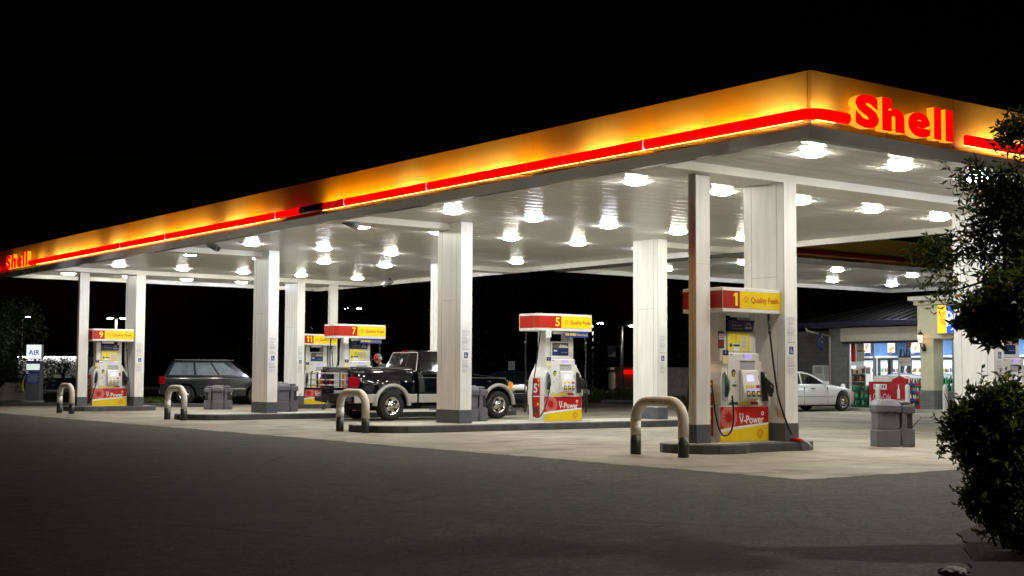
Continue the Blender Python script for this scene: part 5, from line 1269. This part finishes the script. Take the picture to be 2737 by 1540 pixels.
t=thing('road_sign','small white road sign on a thin post beyond the pickup bonnet','sign',(0.0,60,0)); m=MB(); m.tube([(0,.02,0),(0,.02,1.8)],.03,'galv',8); m.build('post',t); m=MB(); m.box(-.15,.15,-.02,0,1.25,1.82,'inkgrey'); m.build('panel',t,bevel=.01)
m=MB(); f=front(-.024); m.text('RIGHT',-.11,.11,1.66,1.75,'dark',f); m.text('TURN',-.11,.11,1.54,1.62,'dark',f); m.text('ONLY',-.11,.11,1.40,1.49,'dark',f); m.build('lettering',t,fix=False); t.rotation_euler=(0,0,.25)
t=thing('far_shop','distant tan building with a short red lit sign','building',(9.2,110,0)); m=MB(); m.box(-.9,7,0,8,0,1.7,'stucco2'); m.build('wall',t); m=MB(); m.box(-1.0,7.1,-.15,8,1.7,1.9,'stucco2'); m.build('parapet',t); m=MB(); m.box(-.25,1.0,-.32,-.15,1.36,1.66,'red_lit'); m.build('red_sign',t,bevel=.04)
t=thing('garden_wall','rough grey rendered wall beyond the islands, between the columns','wall',(7.0,65,0)); m=MB(); m.box(0,5.5,0,.3,0,1.56,'rock'); m.build('wall_face',t); m=MB(); m.box(-.03,5.53,-.04,.34,1.56,1.62,'rock'); m.build('coping',t)
t=thing('lit_building','distant low building with a bright white washed wall behind the air machine','building',(-35.9,100,0)); m=MB(); m.box(0,4.4,0,6,.85,2.42,'cornice'); m.box(0,4.4,.02,6,0,.85,'navytrim'); m.build('wall',t); m=MB(); m.box(-.3,4.7,-.9,6.3,2.42,2.95,'steel_d'); m.build('roof',t)
M['wash']=glow('wash_tube',(1,.97,.93),30); m=MB(); 
for i in range(5): m.tube([(.05+i*.87,-.28,2.36),(.75+i*.87,-.28,2.36)],.03,'wash',6)
m.build('wall_washer',t,fix=False)
# air machine
t=thing('air_machine','dark blue tyre air machine with a lit sign reading AIR at far left','air machine',(-17.6,50.75,.08),-.03)
m=MB(); m.box(-.30,.30,-.22,.22,0,.12,'galv'); m.build('plinth',t); m=MB(); m.box(-.265,.265,-.19,.19,.12,1.58,'band'); m.build('cabinet',t,bevel=.015)
m=MB(); f=front(-.194); m.rect(-.25,.25,1.47,1.57,'blue',f); m.rect(-.25,.25,.74,1.20,'blue',f)
for i in range(8): m.rect(-.17,.15+.04*(i%3),.80+i*.038,.812+i*.038,'inkgrey',front(-.196))
m.build('instruction_panel',t,fix=False)
M['air_win']=mat('air_window',(.6,.65,.65),.3,em=(.85,.95,.95),ems=.7,var=.6,vs=9); m=MB(); m.rect(-.24,.25,1.24,1.46,'air_win',f); m.build('display_window',t,fix=False); m=MB(); m.disc((-.2,1.15),.05,'white',front(-.197),16,r2=.03); m.disc((-.2,1.15),.028,'yprint',front(-.197),12); m.build('gauge',t,fix=False)
m=MB(); m.box(-.30,.28,-.10,.10,1.64,2.18,'galv'); m.build('sign_box',t,bevel=.01); m=MB(); m.tube([(0,0,1.56),(0,0,1.66)],.05,'galv'); m.build('sign_neck',t)
M['air_sign']=mat('air_sign_face',(.7,.75,.9),.3,em=(.78,.83,1),ems=.95,var=.0); m=MB(); m.rect(-.285,.265,1.655,2.165,'air_sign',front(-.104)); m.text('AIR',-.21,.21,1.79,1.98,'sign_ink',front(-.108)) if 'sign_ink' in M else m.text('AIR',-.21,.21,1.79,1.98,'blue',front(-.108),.015); m.build('sign_face',t,fix=False)
m=MB(); m.tube(hose_curve((-.27,0,1.0),(-.5,0,.9),(-.38,-.05,.45)),.03,'yprint',8); m.build('air_hose',t)
t=thing('transformer_box','beige sloped utility box beside the dark shrub at far left','utility box',(-19.0,52.4,.0)); m=MB(); m.prism([(-.9,.14),(.6,.14),(.6,.84),(-.30,.84),(-.62,.45)],'y',0,.8,'stucco2'); m.build('housing',t,bevel=.03); m=MB(); m.box(-.95,.65,-.05,.85,0,.14,'galv'); m.box(-.8,.58,-.015,.0,.30,.34,'white'); m.build('base',t,bevel=.01)
# beds and kerbs
def bed(name,x0,x1,y0,y1):
    m=MB(); m.box(x0,x1,y0,y1,-.02,.06,'mulch'); o=m.build('planting_bed'); tag(o,kind='structure')
    m=MB(); m.box(x0-.15,x1+.15,y0-.16,y0-.002,-.02,.13,'kerbc'); o=m.build('bed_kerb',bevel=.02); tag(o,kind='structure')
bed('a',-30,-10.8,50.4,53.4); bed('b',4.2,14,62.6,66.5)
# ================================================================ plants
def leaf(mb,p,d,n,L,W,k):
    d=d.normalized(); s=d.cross(n)
    if s.length<1e-4: s=d.orthogonal()
    s.normalize(); nn=s.cross(d).normalized(); fold=nn*W*.22
    a=p; b=p+d*L*.45+s*W*.5+fold; c=p+d*L-nn*L*.12; e=p+d*L*.45-s*W*.5+fold
    mb.add([a,b,c,e],[(0,1,2),(0,2,3)],k)
def rv(r): 
    while 1:
        v=Vector((r.uniform(-1,1),r.uniform(-1,1),r.uniform(-1,1)))
        if .05<v.length<1: return v.normalized()
def twig(mf,ms,r,p,d,L,nl,ll,lw,k,sag=.3,yellow=0.):
    pts=[p]; dd=d.normalized(); n=5
    for i in range(n): dd=(dd+rv(r)*.22+Vector((0,0,-sag*.12))).normalized(); pts.append(pts[-1]+dd*L/n)
    ms.tube(pts,[.004,.0035,.003,.0025,.002,.0015],'bark',4,False)
    for i in range(nl):
        t=(i+.6)/nl*n; j=min(int(t),n-1); q=pts[j].lerp(pts[j+1],t-j); ax=(pts[j+1]-pts[j]).normalized()
        o=ax.orthogonal(); o.rotate(Matrix.Rotation(i*2.4+r.uniform(-.5,.5),3,ax)); l=ll*r.uniform(.65,1.2)
        leaf(mf,q,(o*.9+ax*.75+rv(r)*.25),(ax+rv(r)*.6),l,lw*l/ll,('leaf_y' if r.random()<yellow else k))
    return pts
# camera geometry, used only to turn measured picture positions into world positions at a chosen distance
import numpy as np
PITCH,ROLL,FPX=0.06344806,0.00514524,3667.9043
def at(x,y,Y):
    a=x-1368.5; b=y-770; cr,sr=math.cos(ROLL),math.sin(ROLL); X=cr*a+sr*b; Q=-sr*a+cr*b
    r=Vector((X/FPX, math.cos(PITCH)+Q/FPX*math.sin(PITCH), math.sin(PITCH)-Q/FPX*math.cos(PITCH))); return Vector((0,0,CAM_H))+r*(Y/r.y)
def cluster(mf,ms,r,c,rx,ry,rz,n,L,nl,ll,lw,k,root,yellow=0.,sag=.5,sh=.55):
    for i in range(n):
        d=rv(r); q=r.random()**sh; p=c+Vector((d.x*rx*q,d.y*ry*q,d.z*rz*q))
        out=(p-root).normalized()*.8+rv(r)*.8+Vector((0,0,-.15)); twig(mf,ms,r,p-out.normalized()*L*.5,out,L,nl,ll,lw,k,sag,yellow)
r=random.Random(21)
t=thing('broadleaf_tree','dark leafy tree reaching in from the right edge in the foreground','tree',(4.75,10.4,0))
off=Vector((4.75,10.4,0)); mf=MB(); ms=MB()
root=at(2960,640,10.4)
S=10.4/FPX
CL=[(2722,352,10.3,40,52,34,.30),(2665,520,10.6,88,95,60,.30),(2600,470,10.6,42,46,14,.28),(2720,560,10.4,90,120,92,.3),(2700,690,10.3,65,95,32,.3),(2625,640,10.5,55,90,34,.3),(2505,680,11.3,58,75,36,.3),(2540,780,11.1,40,40,9,.28),(2640,790,10.6,55,60,30,.28),(2660,850,9.7,78,52,95,.22),(2720,810,9.7,60,90,95,.24),(2690,760,10.,50,50,36,.24),(2610,840,9.9,34,40,14,.22)]
for x,y,Y,rx,ry,n,L in CL:
    c=at(x,y,Y); big=Y<10.; cluster(mf,ms,r,c,rx*Y/FPX,.36,ry*Y/FPX,n,L,13 if not big else 9,.070 if not big else .085,.023 if not big else .040,'leaf',root,.012)
def sub(mb,o): mb.v=[(a-o.x,b-o.y,c-o.z) for a,b,c in mb.v]
for x,y,Y,rx,ry,n,L in CL:
    c=at(x,y,Y); mid=(c+root)/2+rv(r)*.1; ms.tube([root,mid,c],[.022,.014,.006],'bark',6,False)
sub(mf,off); sub(ms,off); mf.build('crown',t,fix=False)
ms.tube([(0,0,0),(.03,.0,1.2),(root.x-off.x,root.y-off.y,root.z-off.z),(.1,.1,3.2),(.0,.2,4.2)],[.12,.10,.085,.06,.03],'bark',12); ms.build('trunk',t,fix=False)
t=thing('foreground_shrub','big dark leafy shrub with upright shoots in the lower right corner','shrub',(3.55,9.9,0)); off=Vector((3.55,9.9,0)); mf=MB(); ms=MB(); root=Vector((3.6,9.9,.1))
for x,y,Y,rx,ry,n,L in [(2690,1085,9.9,112,62,190,.16),(2660,1150,9.8,125,70,230,.17),(2680,1230,9.7,125,80,240,.17),(2700,1310,9.6,112,80,200,.17),(2720,1400,9.5,100,80,170,.16),(2580,1130,9.9,52,42,46,.15),(2560,1190,9.9,30,40,24,.15),(2620,1340,9.6,52,60,50,.15)]:
    c=at(x,y,Y); cluster(mf,ms,r,c,rx*Y/FPX,.30,ry*Y/FPX,n,L,10,.054,.027,'leaf2',c+Vector((0,0,-.6)),.0,-.1,.45)
for x,y,Y,h in [(2618,1045,9.9,.20),(2635,1060,9.8,.17),(2668,1050,9.9,.22),(2700,1035,9.9,.16),(2725,1050,9.8,.2),(2655,1075,9.7,.16),(2600,1085,9.9,.13),(2575,1095,9.9,.12),(2690,1060,9.8,.2),(2640,1080,9.9,.15)]:
    p=at(x,y+12,Y); twig(mf,ms,r,p,Vector((r.uniform(-.15,.1),0,1)),h,9,.062,.03,'leaf2',-.3)
for x,y,Y,h in [(2560,1180,9.9,.22),(2575,1215,9.8,.2),(2545,1150,10.,.18)]:
    p=at(x,y,Y); twig(mf,ms,r,p,Vector((-.8,0,.75)),h,10,.058,.02,'leaf2',-.2)
for i in range(26): 
    w=r.uniform(-1,1); ms.tube([root+Vector((w*.12,r.uniform(-.1,.1),-.1)),root+Vector((w*.3,r.uniform(-.2,.2),.5)),root+Vector((w*.5,r.uniform(-.25,.25),1.0))],[.012,.008,.003],'bark',5,False)
sub(mf,off); sub(ms,off); mf.build('crown',t,fix=False); ms.build('stems',t,fix=False)
m=MB(); P_=[(2.78,8.45),(2.95,8.9),(3.15,9.5),(3.5,10.8),(3.95,11.6),(7,11.8),(7,7.6),(3.0,7.6)]; P_=[(a+random.Random(i).uniform(-.03,.03),b+random.Random(i+50).uniform(-.03,.03)) for i,(a,b) in enumerate([(P_[k][0]*(1-q/6)+P_[k+1][0]*q/6,P_[k][1]*(1-q/6)+P_[k+1][1]*q/6) for k in range(len(P_)-1) for q in range(6)]+[P_[-1]])]; m.prism(P_,'z',-.02,.008,'mulch'); tag(m.build('shrub_bed'),kind='structure')
q=random.Random(2)
for i,(x,y,s) in enumerate([(2.70,8.47,.065)]):
    bm=bmesh.new(); bmesh.ops.create_icosphere(bm,subdivisions=3,radius=1)
    for v in bm.verts: v.co=Vector((v.co.x*s*1.3,v.co.y*s,v.co.z*s*.55))*(1+.12*math.sin(9*v.co.x+3*i)*math.cos(8*v.co.y))
    me=bpy.data.meshes.new('edging_stone'); bm.to_mesh(me); bm.free(); me.materials.append(M['rock']); o=bpy.data.objects.new('edging_stone',me); C.objects.link(o); o.location=(x,y,.03); tag(o,['pale edging stone at the bottom edge below the shrub','smaller pale edging stone under the shrub'][i],'stone')
t=thing('pipe_post','grey capped pipe post at the right edge inside the shrub','post',(3.02,8.0,0)); m=MB(); m.tube([(0,0,0),(0,0,.78)],.035,'galv',12); m.build('pipe',t); m=MB(); m.tube([(0,0,.78),(0,0,.83)],.043,'galv',12); m.build('cap',t)
# far trees: many leaf clumps around real limbs
def far_tree(label,x,y,h,w,seed,n=1500,base=.9,ls=.16,name='broadleaf_tree',grp=None):
    r=random.Random(seed); t=thing(name,label,'tree',(x,y,0),0,grp); mf=MB(); ms=MB()
    ms.tube([(0,0,0),(.1,0,h*.3),(0,.1,h*.6),(.1,0,h*.85)],[.035*h,.028*h,.016*h,.006*h],'bark',8)
    blobs=[]
    for i in range(11):
        a=r.uniform(0,2*PI); q=r.random()**.6; z=base+(h-base)*r.uniform(.12,.95); e=w*.5*(1-.55*abs((z-base)/(h-base)-.4)); c=Vector((math.cos(a)*e*q,math.sin(a)*e*q,z)); blobs.append((c,r.uniform(.16,.28)*w)); ms.tube([(0,0,z*.6),tuple(c*.6+Vector((0,0,z*.3))),tuple(c)],[.012*h,.008*h,.003*h],'bark',5)
    for i in range(n):
        c,s=r.choice(blobs); d=rv(r); p=c+d*s*(r.random()**.4); leaf(mf,p,d+rv(r),rv(r),ls*r.uniform(.6,1.4),ls*.55,'leaf_far')
    mf.build('crown',t,fix=False); ms.build('trunk',t); return t
far_tree('dark tree hanging over the air machine at far left',-19.9,52.0,3.6,4.4,1,7000,.55,.13)
far_tree('low dark tree in front of the distant lit building',-26.1,80,2.3,2.3,2,1100,.8,.13)
far_tree('dark tree mass behind pump 7 under the distant lamp',-11.6,92,8.0,9,3,2200,1.2,.36); far_tree('dark tree behind pump 11',-19,98,8.5,9,4,1800,1.2,.36)
far_tree('dark tree beyond the pickup cab',-3.5,88,8.2,8.5,5,2000,1.2,.34); far_tree('dark tree beyond the pickup bonnet',2.3,84,7.6,7.5,6,1900,1.0,.34)
far_tree('thin dark tree beside the slim car park lamp',3.6,78,3.6,3.4,7,900,.7,.2); far_tree('dark tree behind the grey rendered wall',10.5,80,6.5,6.5,8,1500,1.2,.32)
far_tree('dark tree left of the shop roof',17.5,74,7.5,6.5,9,1400,1.5,.3); far_tree('tall dark tree behind the passing vehicle',-20,104,9,10,10,1500,1.2,.4)
def hedge(label,x,y,w,d,h,seed,n,ls,k='leaf2',name='shrub'):
    r=random.Random(seed); t=thing(name,label,'shrub',(x,y,0)); mf=MB(); ms=MB()
    for i in range(n):
        u=Vector((r.uniform(-1,1),r.uniform(-1,1),r.random()**.7)); bump=.82+.18*math.sin(u.x*7+seed)*math.cos(u.y*5+u.x*11); p=Vector((u.x*w/2,u.y*d/2,u.z*h*bump*(1-.35*u.x**4))); leaf(mf,p,rv(r)+Vector((0,-.3,.5)),rv(r),ls*r.uniform(.6,1.3),ls*.5,k)
    for i in range(10): a=r.uniform(-.45,.45)*w; ms.tube([(a,0,0),(a*1.05,r.uniform(-.2,.2)*d,h*.75)],[.02,.006],'bark',5)
    mf.build('crown',t,fix=False); ms.build('stems',t)
hedge('green clipped shrub at the far left edge',-20.2,51.2,2.2,1.2,1.12,1,1800,.09); hedge('dark green hedge left of the column past pump 5',5.1,63.4,2.6,1.4,.72,2,1500,.11); hedge('low shrubs at the foot of the grey rendered wall',8.6,64.0,3.4,.9,.36,3,900,.1); hedge('low dark shrubs beyond the hoop with scuff marks',-14.2,52.2,2.6,1.0,.34,4,900,.09); hedge('dim shrub under the thin tree beyond pump 5',3.4,64.5,1.6,1.2,.85,5,700,.11)
# ================================================================ light, sky, camera
t=thing('street_lamp','tall street lamp off to the right of the foreground shrub','street lamp',(13.4,12.0,0),.0)
m=MB(); m.tube([(0,0,0),(0,0,4),(0,0,8.2)],[.11,.09,.07],'galv',12); m.tube([(0,0,8.1),(-.6,0,8.45),(-1.2,0,8.5)],.04,'galv',8); m.build('pole',t); m=MB(); m.box(-1.75,-1.1,-.16,.16,8.44,8.56,'galv'); m.build('lamp_head',t,bevel=.03)
ld=bpy.data.lights.new('street_lamp_bulb','SPOT'); ld.energy=4200; ld.spot_size=math.radians(126); ld.spot_blend=.35; ld.shadow_soft_size=.18; ld.color=(1,.97,.92)
lo=bpy.data.objects.new('street_lamp_bulb',ld); C.objects.link(lo); lo.location=(13.4-1.42,12.0,8.36); lo.parent=None
w=bpy.data.worlds.new('World'); sc.world=w; w.use_nodes=True; nt=w.node_tree; bg=nt.nodes['Background']
sky=nt.nodes.new('ShaderNodeTexSky'); sky.sky_type='NISHITA'; sky.sun_disc=False; sky.sun_elevation=math.radians(2); sky.sun_rotation=math.radians(150)
nt.links.new(sky.outputs[0],bg.inputs['Color']); bg.inputs['Strength'].default_value=.00035
cam=bpy.data.cameras.new('camera'); cam.sensor_width=36; cam.lens=FPX/2737*36; cam.clip_end=2000; cam.clip_start=.05
co=bpy.data.objects.new('camera',cam); C.objects.link(co); co.location=(0,0,CAM_H)
co.rotation_euler=(Matrix.Rotation(PI/2+PITCH,3,'X')@Matrix.Rotation(ROLL,3,'Z')).to_euler(); sc.camera=co
sc.view_settings.view_transform='Standard'; sc.view_settings.look='None'; sc.view_settings.exposure=0; sc.view_settings.gamma=1
sc.cycles.use_denoising=True; sc.cycles.max_bounces=6; sc.cycles.diffuse_bounces=3; sc.cycles.glossy_bounces=4; sc.cycles.transparent_max_bounces=8; sc.cycles.caustics_reflective=False; sc.cycles.caustics_refractive=False; sc.cycles.sample_clamp_indirect=6
for o in [o for o in bpy.data.objects if not o.users_collection]: bpy.data.objects.remove(o)
